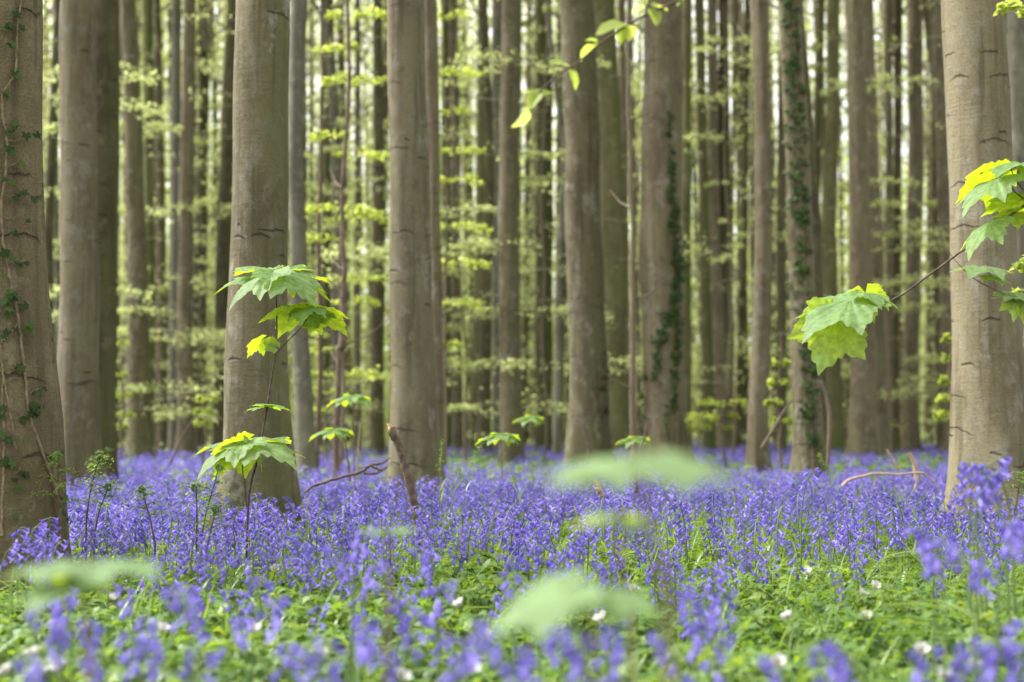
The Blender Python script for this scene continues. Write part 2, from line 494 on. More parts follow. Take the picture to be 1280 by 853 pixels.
def trunk_geo(T, sides, seed, fl=0.9, dense=0.12):
    r = np.random.default_rng(seed)
    zt = min(T.top, 0.65 + 0.31 * T.D + 1.0)
    zs = np.concatenate([np.linspace(-0.25, 0.9, 12), np.arange(1.0, zt, dense), np.linspace(zt + 0.3, T.top, 8)])
    th = np.linspace(0, 2 * PI, sides + 1)
    ph = r.random(8) * 6.28
    k = r.integers(4, 7)
    V = []; UV = []
    for z in zs:
        rr = T.rad(z)
        e = np.exp(-max(z, -0.1) / 0.29)
        f = 1 + fl * e * (0.72 + 0.45 * np.cos(k * th + ph[0]) + 0.2 * np.cos(2 * th + ph[1])) \
            + 0.03 * np.cos(2 * th + ph[2] + z * 0.35) + 0.018 * np.cos(3 * th + ph[3] - z * 0.6) + 0.012 * np.cos(5 * th + z * 2.2 + ph[4]) \
            + 0.012 * np.sin(z * 3.1 + ph[5]) + 0.01 * np.sin(z * 7.7 + ph[6] + 2 * np.cos(th))
        wx = 0.05 * rr * (np.sin(z * 1.9 + ph[6]) + .6 * np.sin(z * 4.3 + ph[7])) * min(1, max(0, z))
        x = T.c(z) + wx + rr * f * np.cos(th); y = T.D + rr * f * np.sin(th)
        V.append(np.stack([x, y, np.full_like(x, z)], -1)); UV.append(np.stack([(th + PI / 2) % (2 * PI) * 0 + th * T.r[1], np.full_like(x, z)], -1))
    n = len(zs); m = sides + 1
    i = np.arange(n - 1)[:, None] * m; j = np.arange(sides)[None]
    Fq = np.stack([i + j, i + j + 1, i + m + j + 1, i + m + j], -1).reshape(-1, 4)
    return np.concatenate(V), Fq, np.concatenate(UV)


def tree(key, D, prof, bark, label, top=None, sides=28, crown=True, name='beech_tree', group='beech trees of the wood', fl=0.9):
    seed = 1000 + len(TREES)
    T = Trunk(D, prof, top or max(13.0, 0.33 * D + 6))
    TREES[key] = T
    fl = 0.35 if key == 'ivy' else fl
    T.fl = fl
    V, Fq, UV = trunk_geo(T, sides, seed, fl, 0.12 if D < 14 else 0.3)
    base = np.array([T.x0, D, float(ground_z(T.x0, D))])
    t = thing(name, label, 'tree', base, group)
    mb = MB(); mb.add(V, Fq, 0, 0, UV)
    link('trunk', mb.mesh('trunk', [BARK[bark]], uv=True, origin=base), t)
    if crown:
        rr = np.random.default_rng(seed)
        s = 0.85 + 0.4 * rr.random()
        link('crown', CROWNS[seed % 4], t, (T.c(T.top) - base[0], 0, T.top - 3.6), (0, 0, rr.random() * 6.28), (s, s, s))
    return t


# (key, distance, [(y, centre x, width)...], bark, label)
SPEC = [
 ('ivy', 5.0, [(0, -8, 116), (350, -3, 130), (530, 1, 146)], 'brown', 'thick brown trunk cut by the left picture edge with ivy stems climbing it'),
 ('pale', 11.8, [(0, 99, 46), (300, 98, 47), (500, 97, 52)], 'pale', 'pale grey trunk with dark eyebrow scars, right of the ivy covered edge trunk'),
 ('paledark', 12.9, [(0, 131, 34), (300, 130, 34), (500, 127, 34)], 'dark', 'darker brown trunk half hidden right behind the pale scarred trunk'),
 ('t4', 22.5, [(0, 160, 19), (180, 168, 22), (400, 173, 26), (520, 175, 29)], 'grey', 'slender grey trunk slanting slightly, beside a thin green one'),
 ('t5', 28, [(0, 185, 13), (400, 187, 13), (520, 187, 12)], 'green', 'thin mossy green trunk touching the slanting grey one'),
 ('t6', 25.5, [(0, 237, 15), (180, 234, 18), (400, 231, 20), (520, 233, 22)], 'pink', 'slim pinkish trunk standing clear left of the sapling, swelling at its foot'),
 ('t7', 35, [(0, 253, 9), (300, 254, 11), (520, 252, 12)], 'dark', 'very thin dark trunk just right of the slim pinkish one'),
 ('t8', 27, [(0, 291, 14), (130, 285, 14), (300, 279, 17), (400, 276, 18), (520, 276, 18)], 'dark', 'narrow brown trunk leaning behind the left side of the big trunk with the sapling'),
 ('big', 7.9, [(0, 326, 69), (300, 324, 73), (450, 323, 77)], 'grey', 'big grey trunk directly behind the sycamore sapling'),
 ('t10', 15, [(0, 373, 22), (200, 370, 20), (400, 374, 21), (500, 380, 22)], 'cool', 'bluish grey trunk whose foot bends right, beside the sapling trunk'),
 ('t11', 30, [(0, 406, 10), (100, 416, 12), (250, 422, 15), (500, 420, 15)], 'cool', 'crooked grey trunk behind the light green beech sprays'),
 ('t12', 28, [(0, 472, 12), (200, 474, 13), (400, 471, 16), (520, 472, 17)], 'dark', 'dark straight trunk just left of the central scarred trunk'),
 ('t13', 31, [(0, 447, 7), (300, 447, 9), (520, 446, 10)], 'grey', 'thin grey pole between the crooked trunk and the dark straight one'),
 ('mid', 10.3, [(0, 507, 46), (300, 512, 51), (450, 517, 55)], 'pale', 'central light trunk with many small scars behind the broken stick'),
 ('t14', 15.5, [(0, 536, 21), (200, 542, 16), (400, 546, 14), (520, 548, 14)], 'pink', 'wavy pinkish trunk pressed against the right of the central trunk'),
 ('t15', 32, [(0, 556, 9), (300, 558, 10), (520, 558, 12)], 'green', 'thin olive trunk behind the tiered green sprays, nearest the central trunk'),
 ('t16', 31, [(0, 566, 10), (300, 570, 12), (520, 572, 13)], 'grey', 'thin grey trunk in the middle of the tiered green sprays'),
 ('t17', 27, [(0, 603, 12), (150, 611, 12), (250, 611, 13), (350, 607, 16), (520, 605, 17)], 'dark', 'dark brown bowed trunk at the right end of the tiered sprays'),
 ('t18', 29, [(0, 621, 13), (300, 621, 12), (520, 622, 12)], 'cool', 'pale thin trunk tucked behind the left edge of the tapering grey trunk'),
 ('t19', 20.5, [(0, 639, 23), (150, 637, 24), (300, 635, 26), (500, 639, 28)], 'grey', 'medium grey trunk tapering upward, alone between dark bowed trunk and pole group'),
 ('t20', 33, [(0, 684, 13), (300, 684, 15), (520, 681, 18)], 'dark', 'narrow two toned trunk left of the wavy pale pole'),
 ('t21', 24, [(0, 682, 7), (90, 693, 7), (180, 705, 7), (300, 701, 8), (520, 697, 10)], 'cool', 'wavy pale pole leaning beside the big smooth trunk'),
 ('t22', 17.6, [(0, 721, 43), (270, 730, 45), (400, 734, 47), (500, 735, 50)], 'grey', 'big smooth leaning trunk behind the blurred foreground leaves, slightly greenish'),
 ('t23', 28, [(0, 755, 28), (270, 768, 27), (400, 770, 26), (520, 772, 26)], 'green', 'olive trunk close behind the right side of the big smooth trunk'),
 ('ivy2', 17.4, [(0, 831, 48), (150, 827, 52), (300, 827, 54), (500, 830, 55)], 'pink', 'pinkish trunk with a broken column of ivy on its right half'),
 ('t25', 24, [(0, 859, 12), (300, 857, 14), (520, 857, 14)], 'green', 'thin green trunk hiding behind the ivy column trunk'),
 ('t26', 30, [(0, 874, 12), (200, 879, 13), (500, 886, 14)], 'green', 'mossy leaning trunk, first pole right of the ivy column trunk'),
 ('t27', 31, [(0, 904, 12), (200, 905, 13), (500, 902, 13)], 'dark', 'straight dark pole, second right of the ivy column trunk'),
 ('t28', 36, [(0, 934, 8), (300, 930, 9), (520, 923, 9)], 'dark', 'thin dark pole close left of the warm brown leaning trunk'),
 ('t29', 16.6, [(0, 949, 22), (200, 955, 21), (350, 953, 22), (520, 948, 24)], 'pink', 'warm brown leaning trunk standing clear before the pole group'),
 ('ivy3', 13.2, [(0, 987, 28), (200, 996, 30), (350, 1003, 31), (520, 1010, 34)], 'grey', 'leaning trunk wrapped from top to foot in ivy leaves'),
 ('t31', 14.6, [(0, 995, 16), (300, 1020, 16), (520, 1026, 16)], 'dark', 'dark trunk half hidden behind the ivy wrapped leaning trunk'),
 ('t32', 30, [(0, 1042, 17), (150, 1041, 17), (300, 1035, 19), (500, 1040, 24)], 'green', 'pale greenish wavy trunk between ivy wrapped trunk and brown straight trunk'),
 ('t33', 24.5, [(0, 1069, 20), (200, 1072, 25), (350, 1077, 28), (500, 1079, 33)], 'pink', 'brown straight trunk behind the hanging sycamore leaves, wide at the foot'),
 ('t34', 32, [(0, 1110, 10), (520, 1113, 11)], 'grey', 'thin grey pole, left one of a close far pair'),
 ('t35', 32, [(0, 1124, 9), (520, 1120, 9)], 'dark', 'thin dark pole, right one of a close far pair'),
 ('t36', 33, [(0, 1144, 17), (200, 1145, 19), (400, 1140, 20), (520, 1138, 21)], 'pale', 'two toned far trunk crossed by the sycamore twig'),
 ('t37', 30, [(0, 1156, 8), (180, 1178, 8), (520, 1184, 12)], 'dark', 'thin slanting dark pole just left of the great right trunk'),
 ('t38', 30, [(0, 1196, 16), (300, 1190, 17), (520, 1184, 18)], 'dark', 'dark trunk peeping out behind the left edge of the great right trunk'),
 ('right', 8.1, [(0, 1219, 78), (200, 1223, 80), (400, 1233, 86), (500, 1237, 92)], 'pale', 'great grey brown trunk at right with the sycamore branch before it'),
 ('t40', 17, [(0, 1271, 26), (300, 1276, 27), (520, 1280, 28)], 'cool', 'grey trunk at the right picture edge behind the great trunk'),
 ('t41', 26, [(0, 72, 9), (150, 66, 10), (300, 60, 12), (520, 65, 12)], 'dark', 'crooked dark trunk in the gap right of the ivy stemmed edge trunk'),
 ('t42', 31, [(0, 147, 8), (300, 145, 8), (520, 144, 8)], 'dark', 'thin blackish pole close right of the darker brown trunk'),
 ('t43', 31, [(0, 196, 9), (300, 202, 12), (520, 203, 14)], 'grey', 'thin grey trunk between the mossy green and the slim pinkish trunk'),
 ('t44', 38, [(0, 212, 6), (300, 216, 7), (520, 216, 8)], 'green', 'hair thin green pole left of the slim pinkish trunk'),
]
for s in SPEC:
    D = s[1]
    tree(s[0], D, s[2], s[3], s[4], sides=36 if D < 12 else 24 if D < 20 else 14)

# rusty dead poles
def pole(D, pts, mat, label, top=None):
    p = smooth_path([P(x, y, D) for x, y, wd in pts], 26)
    wd = np.interp(np.linspace(0, 1, 26), np.linspace(0, 1, len(pts)), [q[2] * D / (2 * F) for q in pts])
    p += rng.normal(0, 0.006, p.shape)
    base = p[0].copy(); base[2] = 0
    ext = np.vstack([[p[0, 0], p[0, 1], -0.1], p])
    v, f = tube(ext, np.concatenate([[wd[0] * 1.2], wd]), 9)
    t = thing('dead_pole', label, 'dead tree', base)
    mb = MB(); mb.add(v, f, 0)
    link('trunk', mb.mesh('trunk', [mat], origin=base), t)
    for k in range(4):
        mb = MB()
        q = p[6 + 4 * k]; a = rng.random() * 6.28; L = 0.25 + 0.3 * rng.random()
        v, f = tube(np.array([q, q + np.array([math.cos(a) * L * .5, math.sin(a) * L * .5, .2 * L]), q + np.array([math.cos(a) * L, math.sin(a) * L, .6 * L])]), [0.012, 0.008, 0.003], 5)
        mb.add(v, f)
        link('snag', mb.mesh('snag', [mat], origin=base), t)
pole(14, [(420, 585, 9), (422, 500, 8), (425, 440, 8), (428, 425, 11), (430, 330, 6), (427, 240, 5), (436, 120, 5), (433, -60, 4)], M_RUST, 'flaking rusty brown dead pole among the left green sprays')
pole(13.5, [(793, 570, 9), (790, 480, 7), (791, 300, 6), (786, 130, 5), (784, -60, 4)], M_STEMG, 'orange brown dead pole between olive trunk and ivy column trunk')
pole(17, [(396, 575, 6), (401, 420, 6), (398, 300, 5), (403, 130, 5), (401, -60, 4)], M_DEAD, 'dark reddish dead pole left of the flaking rusty pole')

# far individual trees, four trunk meshes shared
def far_trunk(seed, bark):
    r = np.random.default_rng(seed)
    T = Trunk.__new__(Trunk)
    T.z = np.array([-0.3, 1, 5, 12, 21.0]); lean = r.normal(0, 0.12)
    T.x = np.array([0, 0, lean, lean * 1.6 + r.normal(0, .15), lean * 1.8]); T.r = np.array([.17, .155, .14, .115, .05]); T.D = 0; T.top = 21
    V, Fq, UV = trunk_geo(T, 12, seed, 0.6, 0.7)
    mb = MB(); mb.add(V, Fq, 0, 0, UV)
    # bare side branches
    return mb.mesh('trunk', [BARK[bark]], uv=True), lean * 1.8
FT = [far_trunk(300 + i, b) for i, b in enumerate(['grey', 'pale', 'green', 'pale', 'grey', 'cool', 'green', 'dark'])]
r = np.random.default_rng(5)
nfar = 0
for k in range(170):
    D = 27 + 34 * (k / 169) ** 0.9 + r.normal(0, .5)
    px = (k * 0.6180339 % 1) * 1560 - 140 + r.normal(0, 14)
    x = (px - 640) / F * D
    me, tx = FT[r.integers(0, 8)]
    s = 0.45 + 0.6 * r.random() ** 1.3
    t = thing('beech_tree', 'slim far beech tree in the crowded background of the wood', 'tree', (x, D, float(ground_z(x, D))), 'slim far beech trees')
    a = r.random() * 6.28
    t.rotation_euler = (r.normal(0, .012), r.normal(0, .022), 0)
    link('trunk', me, t, (0, 0, 0), (0, 0, a), (s, s, 1))
    cs = 0.8 + 0.3 * r.random()
    link('crown', CROWNS[k % 4], t, (tx * s * math.cos(a), tx * s * math.sin(a), 9 + 4 * r.random()), (0, 0, a), (cs, cs, cs))


# ------------------------------------------------------------------ young beeches with tiered sprays
def young_beech(label, px, D, tiers, h, seed, size=0.055, lean=0.0, stem_r=0.022, group='young beeches of the understorey', mat=None, few=0.75):
    r = np.random.default_rng(seed)
    b = P(px, HOR, D); base = np.array([b[0], D, float(ground_z(b[0], D))])
    t = thing('young_beech', label, 'young tree', base, group)
    n = 9
    z = np.linspace(-0.1, h, n)
    pth = np.stack([base[0] + lean * z + r.normal(0, .03, n), D + r.normal(0, .03, n), base[2] + z], -1); pth = smooth_path(pth, 20)
    mb = MB(); v, f = tube(pth, np.linspace(stem_r, stem_r * 0.3, 20), 8); mb.add(v, f)
    link('stem', mb.mesh('stem', [M_STEMG], origin=base), t)
    mb = MB()
    for (z0, x0, x1) in tiers:      # z height, reach to the left and right in metres
        o = np.array([np.interp(z0, pth[:, 2], pth[:, 0]), D, z0])
        for reach in (x0, x1):
            if abs(reach) < 0.05:
                continue
            az = (0 if reach > 0 else PI) + r.normal(0, 0.3)
            L = abs(reach)
            add_spray(mb, o, az, L, int(few * (165 * L + 18)), r, size, 0.16, width=0.3, rise=0.12, tilt=0.55)
            add_spray(mb, o + [reach * .15, 0, .03], az + r.normal(0, .5), L * 0.7, int(few * (100 * L + 10)), r, size, 0.12, width=0.3, rise=0.1, tilt=0.55)
        for kk in range(2):
            add_spray(mb, o, r.random() * 6.28, 0.5 * (abs(x0) + abs(x1)) * 0.6, int(45 * (abs(x0) + abs(x1))), r, size, 0.12, rise=0.1, tilt=0.55)
    link('crown', mb.mesh('crown', [M_TWIG, mat or M_BEECH], origin=base), t)


def tiers_px(D, rows, px):
    out = []
    for (y, xl, xr) in rows:
        z = P(px, y, D)[2]; out.append((z, (xl - px) * D / F, (xr - px) * D / F))
    return out
young_beech('young beech with five neat leaf tiers between central trunk and dark bowed trunk', 556, 18.5,
            tiers_px(18.5, [(190, 548, 606), (226, 548, 604), (285, 545, 616), (330, 546, 616), (380, 545, 602), (430, 548, 580), (20, 550, 590), (90, 552, 610), (140, 548, 585)], 556), 6.4, 71)
young_beech('young beech whose long sprays fill the gap left of the central trunk', 428, 16,
            tiers_px(16, [(262, 378, 490), (300, 372, 430), (275, 420, 490), (350, 430, 492), (378, 424, 480), (60, 384, 440), (100, 388, 480), (170, 380, 420), (20, 400, 490), (195, 420, 488)], 428), 5.6, 72)
young_beech('low young beech with thin flat tiers behind the rusty dead pole', 408, 18,
            tiers_px(18, [(438, 368, 420), (470, 385, 492), (490, 378, 430), (420, 366, 410), (515, 385, 420)], 408), 2.4, 73)
young_beech('low young beech spreading flat sprays left of the warm brown leaning trunk', 905, 17,
            tiers_px(17, [(505, 872, 940), (522, 856, 925), (535, 862, 900)], 905), 1.4, 74)
young_beech('slim young beech with hanging leaf chains left of the great right trunk', 1189, 12.5,
            tiers_px(12.5, [(425, 1178, 1196), (450, 1176, 1194), (478, 1174, 1196), (500, 1170, 1192), (520, 1166, 1186)], 1189), 1.9, 75)
young_beech('leafy young beech seen through the gap left of the ivy wrapped trunk', 972, 15,
            tiers_px(15, [(455, 962, 986), (480, 960, 990), (505, 960, 982), (528, 962, 990)], 972), 1.7, 76)
young_beech('bright young beech at the right picture edge beside the great trunk', 1296, 7.6,
            tiers_px(7.6, [(10, 1256, 1330), (335, 1262, 1330), (372, 1268, 1330)], 1296), 3.2, 77, size=0.05)
young_beech('low bright green bush between narrow leaning trunk and slim pinkish trunk', 256, 17,
            tiers_px(17, [(500, 243, 268), (515, 240, 270), (530, 243, 262)], 256), 1.2, 78)
young_beech('low bright bush in the gap right of the darker brown trunk', 152, 20,
            tiers_px(20, [(470, 143, 164), (495, 138, 164), (520, 140, 166), (535, 142, 162), (430, 145, 160)], 152), 2.0, 79)
r = np.random.default_rng(9)
for k in range(46):
    D = 20 + 26 * r.random()
    px = -80 + 760 * r.random() if k % 3 else 640 + 720 * r.random()
    h = 3 + 0.22 * D * r.random() + 1.5
    ts = []
    for z0 in np.sort(0.7 + (h - 0.7) * r.random(int(h * 1.15))):
        q = (1.1 - 0.6 * z0 / h)
        sd_ = r.random()
        ts.append((z0, -(0.3 + 1.9 * r.random()) * q * (sd_ < .75), (0.3 + 1.9 * r.random()) * q * (sd_ > .3)))
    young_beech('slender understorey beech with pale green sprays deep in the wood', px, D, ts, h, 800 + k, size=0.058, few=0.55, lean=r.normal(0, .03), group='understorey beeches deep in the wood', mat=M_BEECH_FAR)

# ------------------------------------------------------------------ the far wood that reads as one mass
def far_wood():
    r = np.random.default_rng(21)
    mb = MB()
    for k in range(400):
        D = 60 + 55 * r.random(); x = (r.random() * 1700 - 210 - 640) / F * D
        h = 22; rad = 0.08 + 0.12 * r.random(); ln = r.normal(0, .02)
        z = np.array([-0.2, 3, 8, 14, h])
        pth = np.stack([x + ln * z + r.normal(0, .08, 5), np.full(5, D), z], -1)
        v, f = tube(pth, rad * np.array([1.3, 1, .9, .75, .4]), 6); mb.add(v, f, 0)
    # bare twigs
    for k in range(700):
        D = 40 + 60 * r.random(); x = (r.random() * 1700 - 210 - 640) / F * D
        z = 2 + 0.3 * D * r.random(); a = r.random() * 6.28; L = 1 + 1.8 * r.random()
        d = np.array([math.cos(a) * .6, math.sin(a) * .6, .8])
        o = np.array([x, D, z]); v, f = tube(np.array([o, o + d * L * .5 + r.normal(0, .08, 3), o + d * L]), [0.03, 0.02, 0.008], 4); mb.add(v, f, 0)
    # foliage in tiers round scattered centres
    for k in range(3300):
        D = 30 + 80 * r.random() ** 0.8
        px = r.random() * 1700 - 210
        dens = 1.0 if px < 690 else 0.5
        if r.random() > dens:
            continue
        x = (px - 640) / F * D
        zc = 0.5 + (0.335 * D) * r.random() ** 1.25
        for j in range(5):
            o = np.array([x + r.normal(0, 1.3), D + r.normal(0, 1.5), max(0.3, zc + r.normal(0, 1.4))])
            add_spray(mb, o, r.random() * 6.28, 1.0 + 1.5 * r.random(), 52, r, 0.065 + 0.0011 * D, 0.12, twig=False, rise=0.05, tilt=0.7)
    # brushwood closing the view near the ground
    for k in range(5200):
        D = 62 + 60 * r.random(); x = (r.random() * 1700 - 210 - 640) / F * D
        o = np.array([x, D, 0.2 + 15 * r.random() ** 1.4])
        add_spray(mb, o, r.random() * 6.28, 1.3 + 1.4 * r.random(), 36, r, 0.34, 0.12, twig=False, rise=0.1, tilt=0.8)
    for k in range(1300):
        D = 23 + 24 * r.random(); px = r.random() * 1500 - 110
        if px > 690 and r.random() < 0.55:
            continue
        o = np.array([(px - 640) / F * D, D, 0.6 + 0.33 * D * r.random() ** 1.1])
        add_spray(mb, o, r.random() * 6.28, 0.5 + 0.9 * r.random(), 24, r, 0.055, 0.15, twig=True, rise=0.1, tilt=0.8, width=0.6)
    for k in range(2600):
        D = 76 + 52 * r.random(); x = (r.random() * 1700 - 210 - 640) / F * D
        o = np.array([x, D, 0.3 + 15 * r.random() ** 1.25])
        add_spray(mb, o, r.random() * 6.28, 1.6 + 1.8 * r.random(), 36, r, 0.33, 0.12, twig=False, rise=0.1, tilt=0.8)
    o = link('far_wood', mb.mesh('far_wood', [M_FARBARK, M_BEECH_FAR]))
    o['kind'] = 'stuff'; o['label'] = 'hazy mass of distant spring green foliage and trunks closing the view'; o['category'] = 'woodland'
far_wood()


# ------------------------------------------------------------------ lobed leaves
LOBES = [(0, 1.0, 0.46), (52, 0.90, 0.44), (-52, 0.90, 0.44), (108, 0.62, 0.46), (-108, 0.62, 0.46)]


def maple_outline(m, r):
    th = np.linspace(-158, 158, m)
    R = np.full(m, 0.16)
    for (a, L, wd) in LOBES:
        d = np.radians(np.abs(th - a))
        # blunt pointed lobe
        q = L / (np.cos(np.clip(d, 0, 1.4)) + (1.0 / wd * 0.62) * np.sin(np.clip(d, 0, 1.4)) ** 1.15 + 1e-6)
        q = np.where(d < 1.3, q, 0)
        R = np.maximum(R, q)
    R = np.maximum(R, 0.54 * (np.abs(th) < 112))
    saw = np.abs(((np.arange(m) * 0.25) % 1) - 0.5) * 2
    R *= 1 + 0.085 * (saw - 0.5) + r.normal(0, 0.012, m)
    return np.radians(th), R


def maple_leaf(size, seed, droop=0.35, cup=0.12, m=97, rings=7):
    """blade in local frame: petiole joint at 0, tip along +Y, upper side +Z; returns V, F, vein"""
    r = np.random.default_rng(seed)
    th, R = maple_outline(m, r)
    ts = np.linspace(0.0, 1, rings + 1)[1:]
    V = [np.zeros((1, 3))]; vein = [np.ones(1)]
    la = np.radians([l[0] for l in LOBES])
    dmin = np.min(np.abs(th[:, None] - la[None]), 1)
    dr = droop * (0.8 + 0.4 * r.random())
    for t in ts:
        rr = R * t
        x = rr * np.sin(th); y = rr * np.cos(th)
        pleat = np.minimum(dmin, 0.42) * rr * cup * 1.5
        z = pleat - dr * rr ** 2 + 0.02 * np.sin(x * 9 + seed) * np.cos(y * 8) + 0.012 * np.sin(th * 23) * t
        V.append(np.stack([x, y, z], -1))
        vein.append(np.clip(1 - dmin * rr / 0.018, 0, 1) * (1 - 0.5 * t))
    V = np.concatenate(V) * size
    vein = np.concatenate(vein)
    tri = np.stack([np.zeros(m - 1, int), 1 + np.arange(m - 1) + 1, 1 + np.arange(m - 1)], -1)
    q = []
    for k in range(rings - 1):
        a = 1 + k * m + np.arange(m - 1)
        q.append(np.stack([a, a + 1, a + m + 1, a + m], -1))
    return V, [tri, np.concatenate(q)], vein


def leaf_object(name, base, tip, up, parent, origin, seed, mat, stalk_from=None, droop=0.35, twist=0.0, label=None, tone=None, stalk_r=0.0016, cup=0.12, m=97, rings=7):
    base = np.asarray(base, float); tip = np.asarray(tip, float)
    L = np.linalg.norm(tip - base); y = (tip - base) / L
    up = np.asarray(up, float)
    x = unit(np.cross(y, up)); z = np.cross(x, y)
    ca, sa = math.cos(twist), math.sin(twist)
    x, z = x * ca + z * sa, z * ca - x * sa
    V, Fs, vein = maple_leaf(L, seed, droop, cup, m, rings)
    W = base + V[:, :1] * x + V[:, 1:2] * y + V[:, 2:] * z
    mb = MB(); mb.add(W, Fs, 0, np.random.default_rng(seed).random() if tone is None else tone)
    me = mb.mesh(name, [mat], origin=base)
    a = me.attributes.new('vein', 'FLOAT', 'POINT'); a.data.foreach_set('value', vein)
    o = link(name, me, parent, base - origin)
    if label:
        o['label'] = label
    if stalk_from is not None:
        s = np.asarray(stalk_from, float)
        midp = (s + base) / 2 + np.array([0, 0, 0.012])
        v, f = tube(smooth_path([s, midp, base + y * 0.003], 8), np.linspace(stalk_r * 1.15, stalk_r * .8, 8), 6)
        mb = MB(); mb.add(v, f, 0)
        link('petiole', mb.mesh('petiole', [M_RUST], origin=base), o)
    return o


def stem_object(name, pts, rad, parent, origin, mat, n=40, sides=8, wob=0.0):
    p = smooth_path(pts, n)
    if wob:
        p[1:-1] += rng.normal(0, wob, (n - 2, 3))
    rr = np.interp(np.linspace(0, 1, n), np.linspace(0, 1, len(rad)), rad)
    v, f = tube(p, rr, sides)
    mb = MB(); mb.add(v, f, 0)
    return link(name, mb.mesh(name, [mat], origin=origin), parent)


UP = (0, 0, 1)
# sycamore sapling left of centre
D0 = 5.3
b = P(311, 660, D0); origin = np.array([b[0], D0, 0.0])
sap = thing('sycamore_sapling', 'tall thin sycamore sapling with three leaf clusters before the big grey trunk', 'sapling', origin)
stem_object('stem', [(b[0] - .01, D0, -0.03), P(311, 625, D0), P(322, 575, D0), P(333, 515, D0), P(340, 470, D0), P(345, 440, D0), P(346, 400, D0), P(345, 366, D0), P(345, 350, D0)],
            [0.0048, 0.0042, 0.004, 0.0035, 0.003, 0.0022], sap, origin, M_TWIG)
stem_object('side_twig', [P(345, 442, D0), P(358, 428, D0), P(374, 412, D0), P(386, 396, D0)], [0.0026, 0.0018], sap, origin, M_TWIG, 16)
stem_object('side_twig', [P(344, 444, D0), P(336, 438, D0), P(329, 428, D0)], [0.0016, 0.001], sap, origin, M_TWIG, 10)
stem_object('side_twig', [P(309, 636, D0 - .02), P(306, 610, D0 - .02), P(303, 582, D0 - .02), P(306, 560, D0 - .04)], [0.003, 0.0018], sap, origin, M_TWIG, 16)
top = P(345, 352, D0)
def lf(par, org, base, tip, up, sd, st=None, **k):
    leaf_object('leaf', P(*base), P(*tip), up, par, org, sd, M_SYC, st, **k)
lf(sap, origin, (338, 341, 5.22), (280, 369, 5.16), (-.2, -.3, 1), 1, top, droop=0.3)
lf(sap, origin, (352, 341, 5.22), (398, 364, 5.12), (.2, -.35, 1), 2, top, droop=0.35)
lf(sap, origin, (340, 340, 5.36), (302, 337, 5.56), (-.1, -.35, 1), 3, top, droop=0.25)
lf(sap, origin, (352, 340, 5.36), (412, 348, 5.46), (.35, .25, 1), 4, top, droop=0.4)
lf(sap, origin, (346, 338, 5.36), (362, 334, 5.62), (.1, -.3, 1), 5, top, droop=0.25)
e0 = P(386, 396, D0)
lf(sap, origin, (383, 386, 5.30), (349, 402, 5.44), (-.45, .75, 1), 6, e0, droop=0.35)
lf(sap, origin, (390, 387, 5.30), (434, 402, 5.42), (.5, .8, 1), 7, e0, droop=0.4)
lf(sap, origin, (386, 384, 5.25), (372, 387, 5.14), (-.2, -.1, 1), 8, e0, droop=0.5, tone=0.0)
lf(sap, origin, (328, 425, 5.28), (306, 440, 5.30), (-.6, .5, 1), 9, P(329, 428, D0), droop=0.3)
lf(sap, origin, (344, 433, 5.28), (331, 424, 5.28), (.1, .6, .3), 10, P(345, 440, D0), droop=0.3)
lf(sap, origin, (331, 508, 5.30), (315, 509, 5.22), (-.1, .1, 1), 11, P(333, 511, D0), droop=0.2)
lf(sap, origin, (336, 507, 5.30), (352, 504, 5.22), (.1, .1, 1), 12, P(333, 511, D0), droop=0.2)
n2 = P(306, 562, D0 - .04)
lf(sap, origin, (303, 553, 5.20), (242, 573, 5.10), (-.25, -.15, 1), 13, n2, droop=0.35)
lf(sap, origin, (316, 553, 5.22), (371, 564, 5.10), (.15, -.2, 1), 14, n2, droop=0.3)
lf(sap, origin, (311, 551, 5.32), (300, 544, 5.56), (0, -.3, 1), 15, n2, droop=0.2)
lf(sap, origin, (306, 556, 5.24), (262, 586, 5.26), (-.6, .7, .8), 16, n2, droop=0.3)
lf(sap, origin, (314, 556, 5.24), (332, 573, 5.16), (.5, .5, .7), 17, n2, droop=0.3)

# sycamore branch from the right, its stem stands outside the picture
D1 = 5.0
b = P(1470, HOR, D1); origin = np.array([b[0], D1, 0.0])
br = thing('sycamore_sapling', 'sycamore branch with big lobed leaves reaching in from the right edge', 'sapling', origin)
stem_object('stem', [(b[0], D1, -.05), (b[0] - .01, D1, .8), (b[0] + .02, D1, 1.6), (b[0], D1, 2.3)], [0.013, 0.011, 0.008], br, origin, M_TWIG)
stem_object('twig', [P(1470, 165, D1), P(1420, 186, D1), P(1340, 222, D1), P(1280, 258, D1), P(1240, 286, D1), P(1200, 316, D1), P(1160, 345, D1), P(1125, 370, D1), P(1095, 384, D1), P(1070, 386, D1)],
            [0.0058, 0.005, 0.0042, 0.0034, 0.0026], br, origin, M_TWIG, 60, wob=0.0008)
stem_object('side_twig', [P(1290, 254, D1), P(1272, 243, D1), P(1262, 232, D1), P(1250, 222, D1)], [0.003, 0.0018], br, origin, M_TWIG, 14)
stem_object('side_twig', [P(1295, 250, D1), P(1278, 236, D1), P(1268, 222, D1), P(1264, 212, D1)], [0.0026, 0.0016], br, origin, M_TWIG, 14)
q = P(1072, 386, D1)
lf(br, origin, (1064, 374, 4.98), (1000, 404, 4.88), (-.3, -.42, 1), 21, q, droop=0.35, tone=0.3)
lf(br, origin, (1044, 399, 5.02), (1025, 464, 5.06), (.2, 1, -.1), 22, q, droop=0.2, tone=0.7)
lf(br, origin, (1080, 366, 4.98), (1130, 368, 4.93), (.2, -.14, 1), 23, q, droop=0.5, tone=0.3)
lf(br, origin, (1082, 366, 5.06), (1091, 396, 5.12), (.3, 1, .2), 24, q, droop=0.3, tone=0.9)
